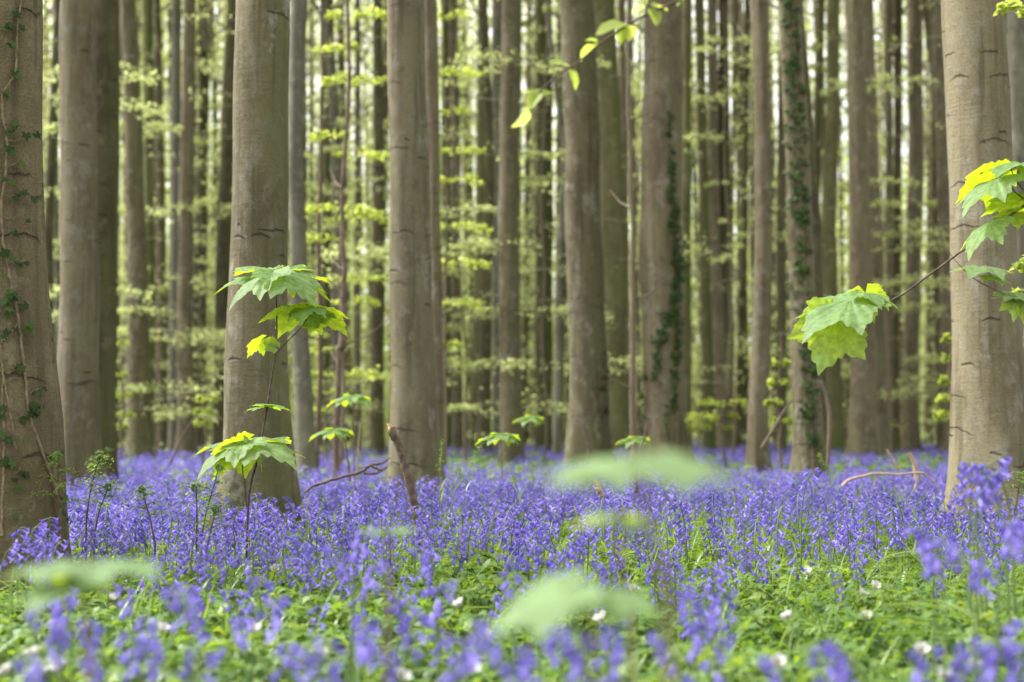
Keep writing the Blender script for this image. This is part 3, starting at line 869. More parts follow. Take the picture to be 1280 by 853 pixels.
lf(br, origin, (1066, 371, 5.08), (1040, 366, 5.24), (-.2, -.2, 1), 25, q, droop=0.25, tone=1.0)
q2 = P(1251, 222, D1); q3 = P(1264, 213, D1)
lf(br, origin, (1248, 215, 5.05), (1191, 237, 5.13), (-.5, .7, .8), 27, q3, droop=0.3, tone=0.6)
lf(br, origin, (1246, 224, 4.95), (1196, 247, 4.9), (-.3, -.2, 1), 28, q2, droop=0.35, tone=0.3)
lf(br, origin, (1272, 205, 4.98), (1246, 201, 4.86), (-.1, -.15, 1), 29, q3, droop=0.4, tone=0.3)
lf(br, origin, (1284, 208, 4.98), (1318, 226, 4.9), (.3, -.2, 1), 30, q3, droop=0.4)
q4 = P(1285, 256, D1); q5 = P(1255, 275, D1)
lf(br, origin, (1276, 250, 5.05), (1226, 260, 5.14), (-.2, .5, 1), 31, q4, droop=0.3, tone=0.2)
lf(br, origin, (1272, 266, 5.0), (1243, 278, 5.08), (-.3, .9, 1), 32, q4, droop=0.25, tone=0.9)
lf(br, origin, (1238, 278, 4.98), (1200, 302, 4.93), (-.4, -.15, 1), 33, q5, droop=0.4, tone=0.25)
lf(br, origin, (1244, 283, 5.02), (1230, 295, 5.06), (-.1, .9, .5), 34, q5, droop=0.3, tone=0.9)

# thin twig with small leaves crossing the great right trunk
D2 = 6.9
b = P(1420, HOR, D2); origin = np.array([b[0], D2, 0])
tw = thing('maple_seedling', 'thin pale twig with small green leaves crossing the great right trunk', 'twig', origin)
stem_object('stem', [(b[0], D2, -.03), (b[0] - .02, D2, .7), P(1400, 420, D2), P(1340, 392, D2), P(1280, 378, D2), P(1250, 365, D2), P(1220, 350, D2), P(1196, 328, D2), P(1174, 298, D2)], [0.007, 0.005, 0.004, 0.003, 0.0015], tw, origin, M_STEMG, 50)
stem_object('side_twig', [P(1245, 362, D2), P(1240, 348, D2), P(1233, 334, D2)], [0.002, 0.0012], tw, origin, M_TWIG, 8)
for i, (x0, y0, x1, y1, dd) in enumerate([(1231, 334, 1214, 332, -.15), (1234, 334, 1244, 331, .12), (1240, 346, 1254, 350, -.1), (1272, 372, 1258, 366, -.1), (1280, 376, 1296, 372, .1), (1268, 375, 1272, 398, .05), (1285, 380, 1276, 402, 0.05), (1262, 368, 1270, 360, .1)]):
    lf(tw, origin, (x0, y0, D2), (x1, y1, D2 + dd), (.1, -.2, 1), 200 + i, P(x0, y0 + 4, D2), droop=0.3, m=49, rings=4)

# blurred maple seedlings right in front of the lens
def near_seedling(label, D, spx, stem_pts, leaves, seed):
    b = P(spx, HOR, D); origin = np.array([b[0], D, 0.0])
    t = thing('sycamore_seedling', label, 'seedling', origin, 'blurred seedlings close to the lens')
    pts = [(b[0], D, -.02)] + [P(x, y, D) for x, y in stem_pts]
    stem_object('stem', pts, [0.0032, 0.0026, 0.0018], t, origin, M_STEMG, 30)
    for i, (x0, y0, d0, x1, y1, d1, ux, uy, tone) in enumerate(leaves):
        st = P(*min(((np.hypot(x0 - x, y0 - y), x, y, D) for x, y in stem_pts))[1:])
        leaf_object('leaf', P(x0, y0, D + d0), P(x1, y1, D + d1), (ux, uy, 1), t, origin, seed + i, M_SYC if D > 1.45 and D < 1.55 else M_SYC_PALE, st, droop=0.14, stalk_r=0.0014, tone=tone, m=61, rings=5)
near_seedling('blurred pale seedling leaves floating before the big smooth trunk', 1.2, 832,
              [(836, 800), (832, 740), (818, 680), (806, 640), (800, 605), (799, 588)],
              [(824, 577, 0, 922, 598, -.02, .2, -.32, .8), (778, 581, 0, 714, 604, -.02, -.25, -.34, .8),
               (790, 580, .02, 672, 579, .06, -.1, -.12, .5)], 50)
near_seedling('blurred yellow green seedling with small leaves above the sharp flowers', 1.5, 782,
              [(790, 800), (784, 740), (777, 700), (774, 668), (772, 655)],
              [(772, 648, 0, 742, 650, .05, -.1, .12, 1.0), (778, 656, 0, 836, 674, .02, .3, .0, .1), (774, 650, .02, 790, 642, .08, .1, -.1, 1.0)], 55)
near_seedling('blurred broad leaved seedling low in the middle foreground', 1.32, 735,
              [(742, 840), (738, 800), (732, 770), (730, 752)],
              [(708, 738, 0, 604, 784, -.01, -.4, -.3, .3), (764, 748, 0, 828, 764, -.02, .25, -.42, .3)], 60)
near_seedling('blurred pale green seedling across the bottom left corner', 1.6, 100,
              [(110, 850), (108, 800), (105, 750), (106, 722)],
              [(88, 707, 0, -4, 715, -.03, -.1, -.1, .4), (120, 707, 0, 200, 714, -.03, .1, -.1, .4), (108, 708, 0, 122, 722, -.08, 0, -.1, .4),
               (106, 716, .03, 134, 736, .07, .3, .8, 1.0), (98, 714, .03, 76, 726, .08, -.3, .8, 1.0), (98, 728, -.03, 2, 752, -.04, -.2, -.16, .4)], 66)
near_seedling('small blurred seedling leaf among flowers below the broken stick', 2.0, 484,
              [(486, 720), (484, 690), (484, 668)], [(484, 664, 0, 462, 661, -.05, 0, -.2, .5), (485, 664, 0, 504, 662, -.04, 0, -.2, .5)], 75)

# small seedlings further back
for i, (px, y, D, sz, lab) in enumerate([
        (441, 496, 9.5, 22, 'leafy sycamore seedling left of the central trunk, upper of two'),
        (418, 538, 9.3, 14, 'small sycamore seedling before the bluish grey trunk, lower of two'),
        (626, 544, 9.0, 17, 'bright seedling right of the central trunk above the flowers'),
        (664, 522, 13.0, 12, 'tiny bright seedling between the tapering grey trunk and narrow trunk'),
        (795, 548, 11.5, 13, 'small green seedling between the big smooth trunk and ivy column trunk')]):
    b = P(px, HOR, D); origin = np.array([b[0], D, 0.0])
    t = thing('sycamore_seedling', lab, 'seedling', origin)
    stem_object('stem', [(b[0] + .02, D, -.02), P(px + 1, HOR, D), P(px, y, D)] if y < HOR else [(b[0] + .02, D, -.02), (b[0] + .01, D, .3), P(px, y, D)], [0.004, 0.002], t, origin, M_STEMG, 14)
    c0 = P(px, y, D)
    for k, (dx, dy, dd) in enumerate([(-sz, 4, -.12), (sz, 3, -.1), (-sz * .5, -3, .2), (sz * .7, 5, .12)]):
        lf(t, origin, (px + np.sign(dx) * 2, y - 1, D), (px + dx, y + dy, D + dd), (0.1 * np.sign(dx), -.1, 1), 300 + 10 * i + k, c0, droop=0.35, m=49, rings=4)


# beech twig at the top, fresh folded leaves
def beech_leaf(L, r, fold=0.35):
    t = np.linspace(0, 1, 9)
    wd = 0.36 * np.sin(PI * t ** 0.85) ** 0.8 * L
    V = []
    for s in (-1, -.5, 0, .5, 1):
        ripple = 0.02 * L * np.sin(t * 34) * abs(s)
        V.append(np.stack([s * wd, t * L, abs(s) * wd * fold + ripple - 0.25 * L * t ** 2], -1))
    V = np.concatenate(V); n = 9
    q = []
    for k in range(4):
        a = k * n + np.arange(n - 1); q.append(np.stack([a, a + n, a + n + 1, a + 1], -1))
    return V, np.concatenate(q)
D3 = 3.3
origin = P(1000, -180, D3)
bt = thing('beech_twig', 'thin beech twig with fresh yellow green leaves hanging from the top edge', 'twig', origin)
path = [(1000, -180), (940, -90), (880, -20), (820, 14), (790, 28), (757, 50), (722, 78), (690, 100), (664, 126), (656, 132)]
stem_object('twig', [P(x, y, D3) for x, y in path], [0.005, 0.0035, 0.0024, 0.0014], bt, origin, M_TWIG, 50)
r = np.random.default_rng(31)
for (x0, y0, x1, y1, dd, fold) in [(657, 132, 643, 168, 0, .8), (672, 118, 656, 112, .02, .3), (676, 116, 662, 130, -.02, .5), (668, 124, 688, 112, .02, .4), (712, 84, 692, 74, -.02, .25), (709, 86, 722, 106, 0, .4),
                                   (748, 55, 727, 68, .03, .5), (748, 53, 735, 48, 0, .6), (786, 31, 752, 33, -.03, .25), (782, 33, 775, 51, 0, .5), (786, 30, 788, 46, .03, .5),
                                   (808, 8, 792, 12, .02, .4), (808, 6, 800, -8, 0, .4), (812, 10, 822, 25, -.02, .4), (814, 8, 832, 8, .02, .4), (860, -12, 846, 2, 0, .3)]:
    base = P(x0, y0, D3); tip = P(x1, y1, D3 + dd)
    L = np.linalg.norm(tip - base) * (0.82 if x0 == 657 else 1.2); y = unit(tip - base); x = unit(np.cross(y, (1.0, -0.25, 0.35) if x0 == 657 else (0.2, -0.5, 1))); z = np.cross(x, y)
    V, Fq = beech_leaf(L, r, fold)
    mb = MB(); mb.add(base + V[:, :1] * x + V[:, 1:2] * y + V[:, 2:] * z, Fq, 0, r.random())
    lo = link('leaf', mb.mesh('leaf', [M_BEECH], origin=base), bt, base - origin)
    v, f = tube(np.array([base - y * .006, base - y * .001, base + y * .003]), [0.0012, 0.0024, 0.001], 6)
    mb = MB(); mb.add(v, f); link('bud_scale', mb.mesh('bud_scale', [M_RUST], origin=base), lo)


# ------------------------------------------------------------------ ivy
def ivy_leaf(size, r):
    th = np.radians(np.array([-150, -112, -80, -52, -25, 0, 25, 52, 80, 112, 150]))
    R = np.array([.35, .62, .42, .72, .55, 1.0, .55, .72, .42, .62, .35]) * size
    V = np.vstack([[0, 0, 0], np.stack([R * np.sin(th), R * np.cos(th), -0.15 * R + 0.1 * size * np.abs(np.sin(th * 2.2))], -1)])
    n = len(th)
    Fq = np.stack([np.zeros(n - 1, int), 2 + np.arange(n - 1), 1 + np.arange(n - 1)], -1)
    return V, Fq


def ivy(key, label, stems, leaves, seed, size, stem_r, spread=0.0):
    r = np.random.default_rng(seed)
    T = TREES[key]
    p0, _ = T.on(*stems[0][-1]); origin = np.array([p0[0], p0[1], 0])
    t = thing('ivy_vine', label, 'ivy', origin)
    for st in stems:
        pts = [T.on(x, y, 0.006)[0] for x, y in st]
        n = max(8, len(st) * 6)
        p = smooth_path(pts, n); p += r.normal(0, 0.0012, p.shape)
        rr = stem_r * np.linspace(0.7, 1.25, n) * (1 if len(st) > 5 else 0.5)
        v, f = tube(p, rr, 7); mb = MB(); mb.add(v, f)
        link('stem', mb.mesh('stem', [M_VINE], origin=origin), t)
    mb = MB(); ms = mb
    for (x, y) in leaves:
        for k in range(1 + (r.random() < 0.55)):
            p, nr = T.on(x + r.normal(0, 1 + spread), y + r.normal(0, 1.5 + spread), 0.012 + 0.025 * r.random())
            sidev = unit(np.cross((0, 0, 1), nr))
            nrm = unit(nr + sidev * r.normal(0, .35) + np.array([0, 0, 0.35 + .25 * r.random()]))
            a = r.normal(0, 0.9)
            dn = np.array([0, 0, -1.0]); dn = unit(dn - nrm * dn.dot(nrm)); sd = np.cross(dn, nrm)
            yv = dn * math.cos(a) + sd * math.sin(a); xv = np.cross(yv, nrm)
            V, Fq = ivy_leaf(size * (0.6 + 0.7 * r.random()), r)
            W = p + V[:, :1] * xv + V[:, 1:2] * yv + V[:, 2:] * nrm
            tn = r.random() ** 1.6
            mb.add(W, Fq, 0, tn)
            foot, _ = T.on(x, y, 0.004)
            v, f = tube(np.array([foot, (foot + p) / 2 + nr * .004, p]), [0.0012, 0.001, 0.0007], 4); ms.add(v, f, 1)
    link('leaves', mb.mesh('leaves', [M_IVY, M_VINE], origin=origin), t)

A = [(26, -30), (25, 0), (22, 25), (20, 57), (19, 88), (12, 103), (4, 118), (3, 148), (8, 172), (7, 213), (2, 254), (3, 295), (9, 328), (12, 350), (18, 375), (23, 403), (27, 440), (31, 473), (33, 506), (45, 547), (57, 580), (68, 612), (74, 645)]
Bv = [(0, 430), (2, 455), (6, 481), (12, 514), (18, 555), (23, 584), (25, 612), (25, 660)]
Cv = [(4, 470), (3, 500), (5, 540), (5, 575), (4, 600), (2, 640), (2, 670)]
sidest = [[(8, 176), (20, 176), (30, 170)], [(4, 252), (14, 246), (30, 243)], [(3, 272), (12, 274), (18, 272)], [(23, 403), (12, 420), (0, 428)], [(33, 500), (38, 490), (50, 486)],
          [(18, 545), (26, 530), (33, 520)], [(6, 478), (16, 474), (22, 474)], [(45, 548), (40, 555), (34, 558)], [(25, 600), (32, 592), (36, 588)], [(8, 210), (16, 206), (24, 207)], [(22, 590), (12, 580), (2, 578)], [(9, 330), (20, 330), (30, 326)]]
LA = [(18, 18), (10, 35), (8, 38), (22, 36), (13, 58), (38, 8), (18, 92), (5, 116), (12, 165), (15, 158), (10, 168), (28, 168), (38, 170), (8, 186), (12, 190), (20, 207), (26, 207), (6, 226), (15, 228), (28, 243), (35, 246), (38, 250), (15, 246), (20, 243), (31, 275),
      (14, 292), (18, 292), (5, 315), (8, 318), (3, 320), (17, 327), (28, 328), (22, 330), (5, 345), (10, 367), (8, 378), (10, 388), (17, 372), (27, 378), (27, 384), (5, 378), (8, 417), (4, 419), (17, 412), (31, 406), (31, 412), (27, 457), (25, 459), (44, 490), (51, 486), (35, 508),
      (40, 512), (32, 518), (44, 515), (38, 505), (29, 528), (46, 509), (58, 570), (61, 568), (2, 510), (2, 520), (2, 540), (18, 546), (10, 548), (14, 578), (10, 578), (3, 575), (25, 589), (18, 597), (20, 609), (30, 590), (17, 645), (70, 630), (73, 640), (76, 648), (68, 622)]
ivy('ivy', 'ivy with long bare stems and small dark leaves on the left edge trunk', [A, Bv, Cv] + sidest, LA, 401, 0.024, 0.0042)
r = np.random.default_rng(41)
L2 = []
for (x0, y0, x1, y1, w_, n) in [(836, 135, 840, 230, 3, 22), (840, 230, 845, 300, 6, 46), (845, 300, 850, 350, 8, 60), (848, 350, 838, 400, 6, 34), (838, 385, 820, 440, 7, 26), (820, 440, 819, 480, 5, 18), (850, 395, 842, 480, 5, 34), (842, 480, 840, 520, 4, 12), (806, 440, 804, 560, 2, 12), (832, 520, 838, 545, 3, 5)]:
    for k in range(int(n * 1.7)):
        t_ = r.random(); L2.append((x0 + (x1 - x0) * t_ + r.normal(0, w_ * .55), y0 + (y1 - y0) * t_))
ivy('ivy2', 'ivy column of dark glossy leaves on the pinkish trunk', [[(836, 130), (839, 190), (843, 260), (847, 330), (846, 380), (848, 440), (846, 520), (846, 580)]], L2, 402, 0.042, 0.006)
L3 = []
for k in range(420):
    y = r.random() * 575 - 15
    x = np.interp(y, [0, 200, 350, 520, 580], [988, 997, 1005, 1013, 1018]) + r.normal(1, 6.5)
    if r.random() < 0.8:
        L3.append((x, y))
ivy('ivy3', 'dense ivy wrapping the leaning trunk from top to foot', [[(990, -10), (999, 200), (1006, 350), (1012, 480), (1016, 590)]], L3, 403, 0.04, 0.01)
L4 = [(752 + r.normal(0, 2) + (y - 435) * .06, y) for y in r.random(26) * 85 + 435]
ivy('t22', 'short narrow strip of ivy low on the big smooth trunk', [[(750, 430), (754, 470), (757, 520), (758, 560)]], L4, 404, 0.04, 0.006)

# ------------------------------------------------------------------ sticks and dead wood
def stick(name, label, runs, mat, D, tip=None, cat='dead branch', wob=0.002):
    x0, y0 = runs[0][0][:2]
    base = P(x0, y0, D); t = thing(name, label, cat, base)
    for i, (pts) in enumerate(runs):
        n = max(10, len(pts) * 7)
        p = smooth_path([P(x, y, D + (q[0] if q else 0)) for (x, y, wd, *q) in pts], n)
        p += rng.normal(0, wob, p.shape) * 0.6
        rr = np.interp(np.linspace(0, 1, n), np.linspace(0, 1, len(pts)), [q[2] * D / (2 * F) for q in pts]) * (1 + rng.normal(0, .025, n))
        v, f = tube(p, rr, 10); mb = MB(); mb.add(v, f)
        link('branch' if i == 0 else 'side_twig', mb.mesh('branch', [mat], origin=base), t)
    if tip:
        mb = MB(); e = P(runs[0][-1][0], runs[0][-1][1], D); rr = runs[0][-1][2] * D / (2 * F)
        for k in range(9):
            a = k * 0.7; o = e + np.array([math.cos(a) * rr * .6, math.sin(a) * rr * .6, -0.01])
            hh = 0.012 + 0.022 * rng.random()
            v, f = tube(np.array([o, o + [rng.normal(0, .003) - .006, 0, hh * .6], o + [rng.normal(0, .004) - .012, 0, hh]]), [rr * .4, rr * .28, rr * .04], 5); mb.add(v, f)
        link('broken_tip', mb.mesh('broken_tip', [M_RAW], origin=base), t)
stick('broken_stick', 'dark upright broken stick with pale splintered top before the central trunk',
      [[(526, 690, 11), (519, 640, 11), (512, 605, 11), (505, 580, 10), (498, 556, 10), (489, 535, 8)], [(503, 573, 4), (496, 560, 3), (487, 541, 3)]], M_DEAD, 6.0, True, 'stick')
stick('fallen_branch', 'bent fallen branch lying on flowers left of the broken stick', [[(380, 616, 3), (394, 607, 3.6), (425, 597, 3.8), (452, 590, 3.8), (462, 582, 4.2), (478, 579, 2.4), (488, 572, 1.6)], [(455, 592, 3), (470, 592, 3), (482, 586, 2)], [(462, 582, 3), (476, 588, 3), (484, 584, 2)]], M_DEAD, 7.4)
stick('fallen_branch', 'arched thin dead branch on flowers left of the great right trunk', [[(1052, 608, 4), (1062, 600, 4), (1080, 595, 3), (1100, 592, 3), (1125, 593, 2.4), (1150, 591, 3), (1160, 596, 2.2), (1170, 606, 2)], [(1148, 592, 3), (1146, 604, 3), (1140, 620, 2)], [(1095, 592, 2), (1094, 610, 2)]], M_PALE, 8.2)
stick('upright_twig', 'short pale peeled stick standing before the right forest gap', [[(1146, 600, 5), (1143, 580, 6), (1136, 566, 5)]], M_PALE, 9, None, 'stick')
stick('upright_twig', 'pale bent twig lying near the pale peeled stick', [[(1124, 588, 3), (1116, 574, 3), (1108, 562, 3)]], M_PALE, 10, None, 'stick')
stick('upright_twig', 'reddish twig leaning at the foot of the ivy column trunk', [[(796, 620, 5), (795, 590, 4), (800, 565, 3), (806, 545, 3), (808, 530, 2)]], M_RUST, 9.5, None, 'stick')
stick('hanging_bark', 'curled rusty twig leaning against the ivy wrapped trunk', [[(1035, 585, 4), (1036, 555, 5), (1037, 520, 5), (1033, 495, 4), (1026, 475, 4)]], M_STEMG, 12.3, None, 'stick')
stick('upright_twig', 'pale slanting dead twig left of the ivy wrapped trunk', [[(952, 560, 4), (968, 535, 4), (984, 508, 3), (992, 500, 2)]], M_RUST, 11.5, None, 'stick')
stick('bark_flake', 'twisted dark snag leaning on the foot of the big smooth trunk', [[(738, 575, 5), (736, 556, 6), (731, 540, 5), (727, 530, 3)]], M_DEAD, 14.6, None, 'stick')
stick('upright_twig', 'pale splinter of wood between blurred leaves and sharp flowers', [[(752, 622, 6), (748, 610, 8), (743, 600, 4)]], M_PALE, 6.0, None, 'stick')
for i, (x, y0, x1, y1, D, lab) in enumerate([(438, 590, 430, 545, 9.0, 'thin dark dead stalk right of the bluish grey trunk'), (446, 585, 450, 528, 9.5, 'thin upright dead stalk left of the central trunk'),
                                           (212, 570, 245, 520, 12, 'thin slanting pale twig at the slim pinkish trunk')]):
    stick('dead_stalk', lab, [[(x, y0 + 12, 2.4), ((x + x1) / 2, (y0 + y1) / 2, 2.2), (x1, y1, 1.4)]], M_PALE if i == 1 else M_DEAD, D, None, 'stalk', 0.001)

# fern sprouts at the left
def fern(label, D, pts, seed):
    r = np.random.default_rng(seed)
    p = smooth_path([P(x, y, D) for x, y in pts], 24); base = np.array([p[0, 0], D, 0.0])
    p = np.vstack([[p[0, 0], D, -0.02], p])
    t = thing('fern_sprout', label, 'fern', base, 'young fern sprouts')
    v, f = tube(p, np.linspace(0.0035, 0.0015, 25), 7); mb = MB(); mb.add(v, f); link('stem', mb.mesh('stem', [M_TWIG], origin=base), t)
    for k in range(7):
        mb = MB()
        i = 10 + 2 * k; q = p[min(i, 24)]; a = (k % 2) * PI + r.normal(0, .6); L = 0.085 * (1 - .06 * k) * (0.7 + .5 * r.random())
        # a short frond with paired leaflets, tip curled
        u = np.linspace(0, 1, 8); cx = u * L; cz = 0.5 * L * u - 0.5 * L * u ** 3
        ctr = np.stack([q[0] + np.cos(a) * cx, q[1] + np.sin(a) * cx, q[2] + cz], -1)
        v, f = tube(ctr, np.linspace(0.0012, .0006, 8), 4); mb.add(v, f, 0)
        C = np.repeat(ctr[1:], 4, 0) + r.normal(0, .006, (28, 3))
        V, Fq = leaves_mesh(C, a + np.tile([1.2, -1.2, 1.6, -1.6], 7) + r.normal(0, .3, 28), np.repeat(np.linspace(.021, .009, 7), 4), .5, r, 0.45)
        mb.add(V, Fq, 1, np.repeat(r.random(28), 4))
        link('frond', mb.mesh('frond', [M_TWIG, M_GC], origin=base), t)
    c0 = p[-1]; u = np.linspace(0, 1, 16)
    ctr = np.stack([c0[0] + .014 * np.cos(u * 8 + 1.6) * (1 - .6 * u), np.full(16, c0[1]), c0[2] + .014 * np.sin(u * 8 + 1.6) * (1 - .6 * u) - .012], -1)
    v, f = tube(ctr, np.linspace(.004, .0035, 16), 6); mb = MB(); mb.add(v, f, 0, .4); link('curled_tip', mb.mesh('curled_tip', [M_GC], origin=base), t)
fern('dark stemmed fern sprout standing against the foot of the left edge trunk', 4.8, [(78, 690), (75, 640), (73, 600), (74, 566)], 1)
fern('fern sprout with curled tip below the pale scarred trunk, taller of two', 5.2, [(108, 650), (112, 620), (119, 590), (126, 570)], 2)
fern('shorter curled fern sprout just right of the taller one', 5.2, [(118, 668), (124, 640), (132, 618), (136, 604)], 3)
fern('dark fern sprout in flowers halfway between left trunks and sapling', 5.0, [(194, 680), (188, 650), (181, 625), (178, 608)], 4)
fern('fern sprout left of the sapling with dark knobby tip', 5.0, [(252, 672), (258, 640), (266, 612), (275, 580)], 5)
fern('small knobby fern sprout close left of the sapling stem', 4.9, [(258, 690), (263, 665), (268, 645), (270, 632)], 6)
fern('short dark fern sprout left of the sapling leaves', 5.1, [(246, 650), (246, 630), (245, 612), (244, 606)], 7)
fern('blurred green fern at the foot of the pale scarred trunk', 9.5, [(110, 612), (118, 590), (126, 574), (134, 560)], 8)
fern('green fern tuft at the foot of the great right trunk', 6.6, [(1268, 640), (1272, 620), (1276, 600), (1281, 590)], 9)

# grass stalks
def grass_stalk(label, D, pts, seed):
    r = np.random.default_rng(seed)
    p = smooth_path([P(x, y, D) for x, y in pts], 20); base = np.array([p[0, 0], D, 0.0]); p = np.vstack([[p[0, 0], D, -.01], p])
    t = thing('grass_stalk', label, 'grass', base, 'single grass stalks')
    v, f = tube(p, np.linspace(.0022, .0009, 21), 5); mb = MB(); mb.add(v, f, 0, .6); link('stem', mb.mesh('stem', [M_STEM], origin=base), t)
    mb = MB()
    C = np.repeat(p[10:], 3, 0) + r.normal(0, .006, (33, 3))
    d = p[-1] - p[10]
    V, Fq = leaves_mesh(C, np.where(r.random(33) < .5, 0.3, PI - .3), np.full(33, .02), .9, r, .25); mb.add(V, Fq, 0, np.repeat(r.random(33), 4))
    link('seed_head', mb.mesh('seed_head', [M_STRAP], origin=base), t)
    mb = MB()
    for k in range(3):
        q = p[3 + 2 * k]; a = r.random() * 6.28; L = .16
        u = np.linspace(0, 1, 6); c_ = np.stack([q[0] + np.cos(a) * u * L * .6, q[1] + np.sin(a) * u * L * .6, q[2] + L * (u - .6 * u * u)], -1)
        wv = np.stack([-np.sin(a) * (1 - u) * .004, np.cos(a) * (1 - u) * .004, 0 * u], -1)
        V = np.concatenate([c_ - wv, c_ + wv]); Fq = np.array([[i, i + 1, i + 7, i + 6] for i in range(5)]); mb.add(V, Fq, 0, r.random())
    link('blade', mb.mesh('blade', [M_STRAP], origin=base), t)
grass_stalk('upright grass stalk at the right foot of the central trunk', 6.4, [(552, 640), (550, 600), (551, 575), (552, 550)], 1)
grass_stalk('feathery leaning grass stalk right of the central trunk', 6.8, [(580, 625), (585, 595), (594, 570), (603, 554)], 2)
grass_stalk('short bent grass stalk between the upright and feathery stalks', 6.6, [(566, 630), (571, 605), (575, 590), (571, 580)], 3)
grass_stalk('slanting grass stalk left of the blurred foreground leaves', 6.3, [(654, 640), (648, 615), (642, 598), (638, 582)], 4)
grass_stalk('pale grass stalk slanting across the gap right of the ivy wrapped trunk', 7.4, [(1040, 610), (1036, 590), (1028, 575), (1024, 566)], 5)


# ------------------------------------------------------------------ bluebells
def bell(lod, L=0.02):
    """hanging bell, mouth down the -Z axis, recurved tips"""
    if lod == 0:
        zs = np.array([0, -.18, -.55, -.8]) * L; rs = np.array([.09, .17, .185, .24]) * L; n = 6
        th = np.arange(n) * 2 * PI / n
        V = np.concatenate([np.stack([r_ * np.cos(th), r_ * np.sin(th), np.full(n, z_)], -1) for z_, r_ in zip(zs, rs)])
        th2 = th + PI / n
        tipm = np.stack([.40 * L * np.cos(th2), .40 * L * np.sin(th2), np.full(n, -.96 * L)], -1)
        tipe = np.stack([.56 * L * np.cos(th2), .56 * L * np.sin(th2), np.full(n, -.80 * L)], -1)
        V = np.concatenate([V, tipm, tipe])
        q = [[k * n + j, (k + 1) * n + j, (k + 1) * n + (j + 1) % n, k * n + (j + 1) % n] for k in range(3) for j in range(n)]
        tr = [[3 * n + j, 4 * n + j, 3 * n + (j + 1) % n] for j in range(n)]
        # curled petal tips, kite between mouth and tip
        tr += [[3 * n + j, 5 * n + j, 4 * n + j] for j in range(n)] + [[4 * n + j, 5 * n + j, 3 * n + (j + 1) % n] for j in range(n)]
        return V, [np.array(q), np.array(tr)]
    if lod == 1:
        n = 4; th = np.arange(n) * 2 * PI / n
        V = np.concatenate([np.stack([r_ * L * np.cos(th), r_ * L * np.sin(th), np.full(n, z_ * L)], -1) for z_, r_ in ((0, .12), (-.65, .22), (-.88, .5))])
        q = [[k * n + j, (k + 1) * n + j, (k + 1) * n + (j + 1) % n, k * n + (j + 1) % n] for k in range(2) for j in range(n)]
        return V, [np.array(q)]
    n = 3; th = np.arange(n) * 2 * PI / n
    V = np.concatenate([[[0, 0, 0]], np.stack([.42 * L * np.cos(th), .42 * L * np.sin(th), np.full(n, -L)], -1)])
    return V, [np.array([[0, 1 + j, 1 + (j + 1) % n] for j in range(n)])]


def frame_to(axis):
    z = unit(-np.asarray(axis, float)); a = unit(np.cross(z, (0.3, 0.9, 0.1))); b = np.cross(z, a)
    return np.stack([a, b, z], 0)      # rows: local axes; local -Z runs along axis


def bluebell_parts(seed, lod, sparse=False, h=0.32):
    """stem, flower_head, leaf_tuft as (V, Flist, tone) with the plant foot at 0, height about 0.32 m"""
    r = np.random.default_rng(seed)
    n = 9 if lod == 0 else 5 if lod == 1 else 3
    nod = 0.035 + 0.03 * r.random(); bend = r.normal(0, .02)
    t = np.linspace(0, 1, n)
    z = h * (t - 0.06 * np.clip((t - .75) / .25, 0, 1) ** 2 * 2)
    x = bend * t + nod * np.clip((t - .55) / .45, 0, 1) ** 2
    pth = np.stack([x, bend * .5 * t, z], -1)
    sides = 6 if lod == 0 else 4 if lod == 1 else 3
    stem = tube(pth, np.linspace(.0032, .0013, n), sides)
    fl = MB()
    nb = int(r.integers(8, 14)) if lod == 0 else 9 if lod == 1 else 7
    if sparse:
        nb = int(r.integers(7, 11))
    for k in range(nb):
        span = min(0.6, (0.11 if sparse else 0.145) / h)
        q = 1 - span + span * k / (nb - 1)
        o = np.array([np.interp(q, t, pth[:, d]) for d in range(3)])
        az = r.normal(0, .6) + (1.15 if k % 2 else -1.15)
        size = 0.0215 * (1.1 - 0.5 * (k / nb) ** 2) * (1 if lod < 2 else 1.8)
        dn = unit([math.cos(az) * .65, math.sin(az) * .65, -0.75 + 0.5 * (k / nb)])
        a0 = o + np.array([math.cos(az), math.sin(az), .12]) * 0.011
        V, Fs = bell(lod, size)
        V = V @ frame_to(dn)
        fl.add(V + a0, Fs, 0, np.clip(r.normal(0.55, .24) - 0.35 * (k / nb) ** 3, 0, 1))
        if lod == 0:
            v, f = tube(np.array([o, (o + a0) / 2 + [0, 0, .003], a0]), [.0011, .001, .0012], 4); fl.add(v, f, 1, .8)
    lv = MB()
    nl = int(r.integers(4, 6)) if lod == 0 else 3 if lod == 1 else 2
    for k in range(nl):
        a = k * 6.28 / nl + r.random(); L = 0.2 + .14 * r.random(); m = 7 if lod == 0 else 4 if lod == 1 else 2
        u = np.linspace(0, 1, m); out = L * (.25 * u + .45 * u ** 2); up = L * (.95 * u - .5 * u ** 2.3)
        c_ = np.stack([np.cos(a) * out, np.sin(a) * out, up], -1)
        wd = .0065 * (1 - u ** 2.5) + .0006
        sv = np.stack([-np.sin(a) * wd, np.cos(a) * wd, .003 * np.ones(m)], -1); sv2 = sv * [-1, -1, 1]
        V = np.concatenate([c_ + sv, c_, c_ + sv2])
        q = [[i, i + 1, m + i + 1, m + i] for i in range(m - 1)] + [[m + i, m + i + 1, 2 * m + i + 1, 2 * m + i] for i in range(m - 1)]
        lv.add(V, np.array(q), 0, r.random())
    return stem, fl, lv


NV = 9
VAR = {l: [bluebell_parts(40 + i, l) for i in range(NV)] for l in (0, 1, 2)}


def flat(mbx):
    return np.concatenate(mbx.V), mbx.F, np.concatenate(mbx.T), mbx.M


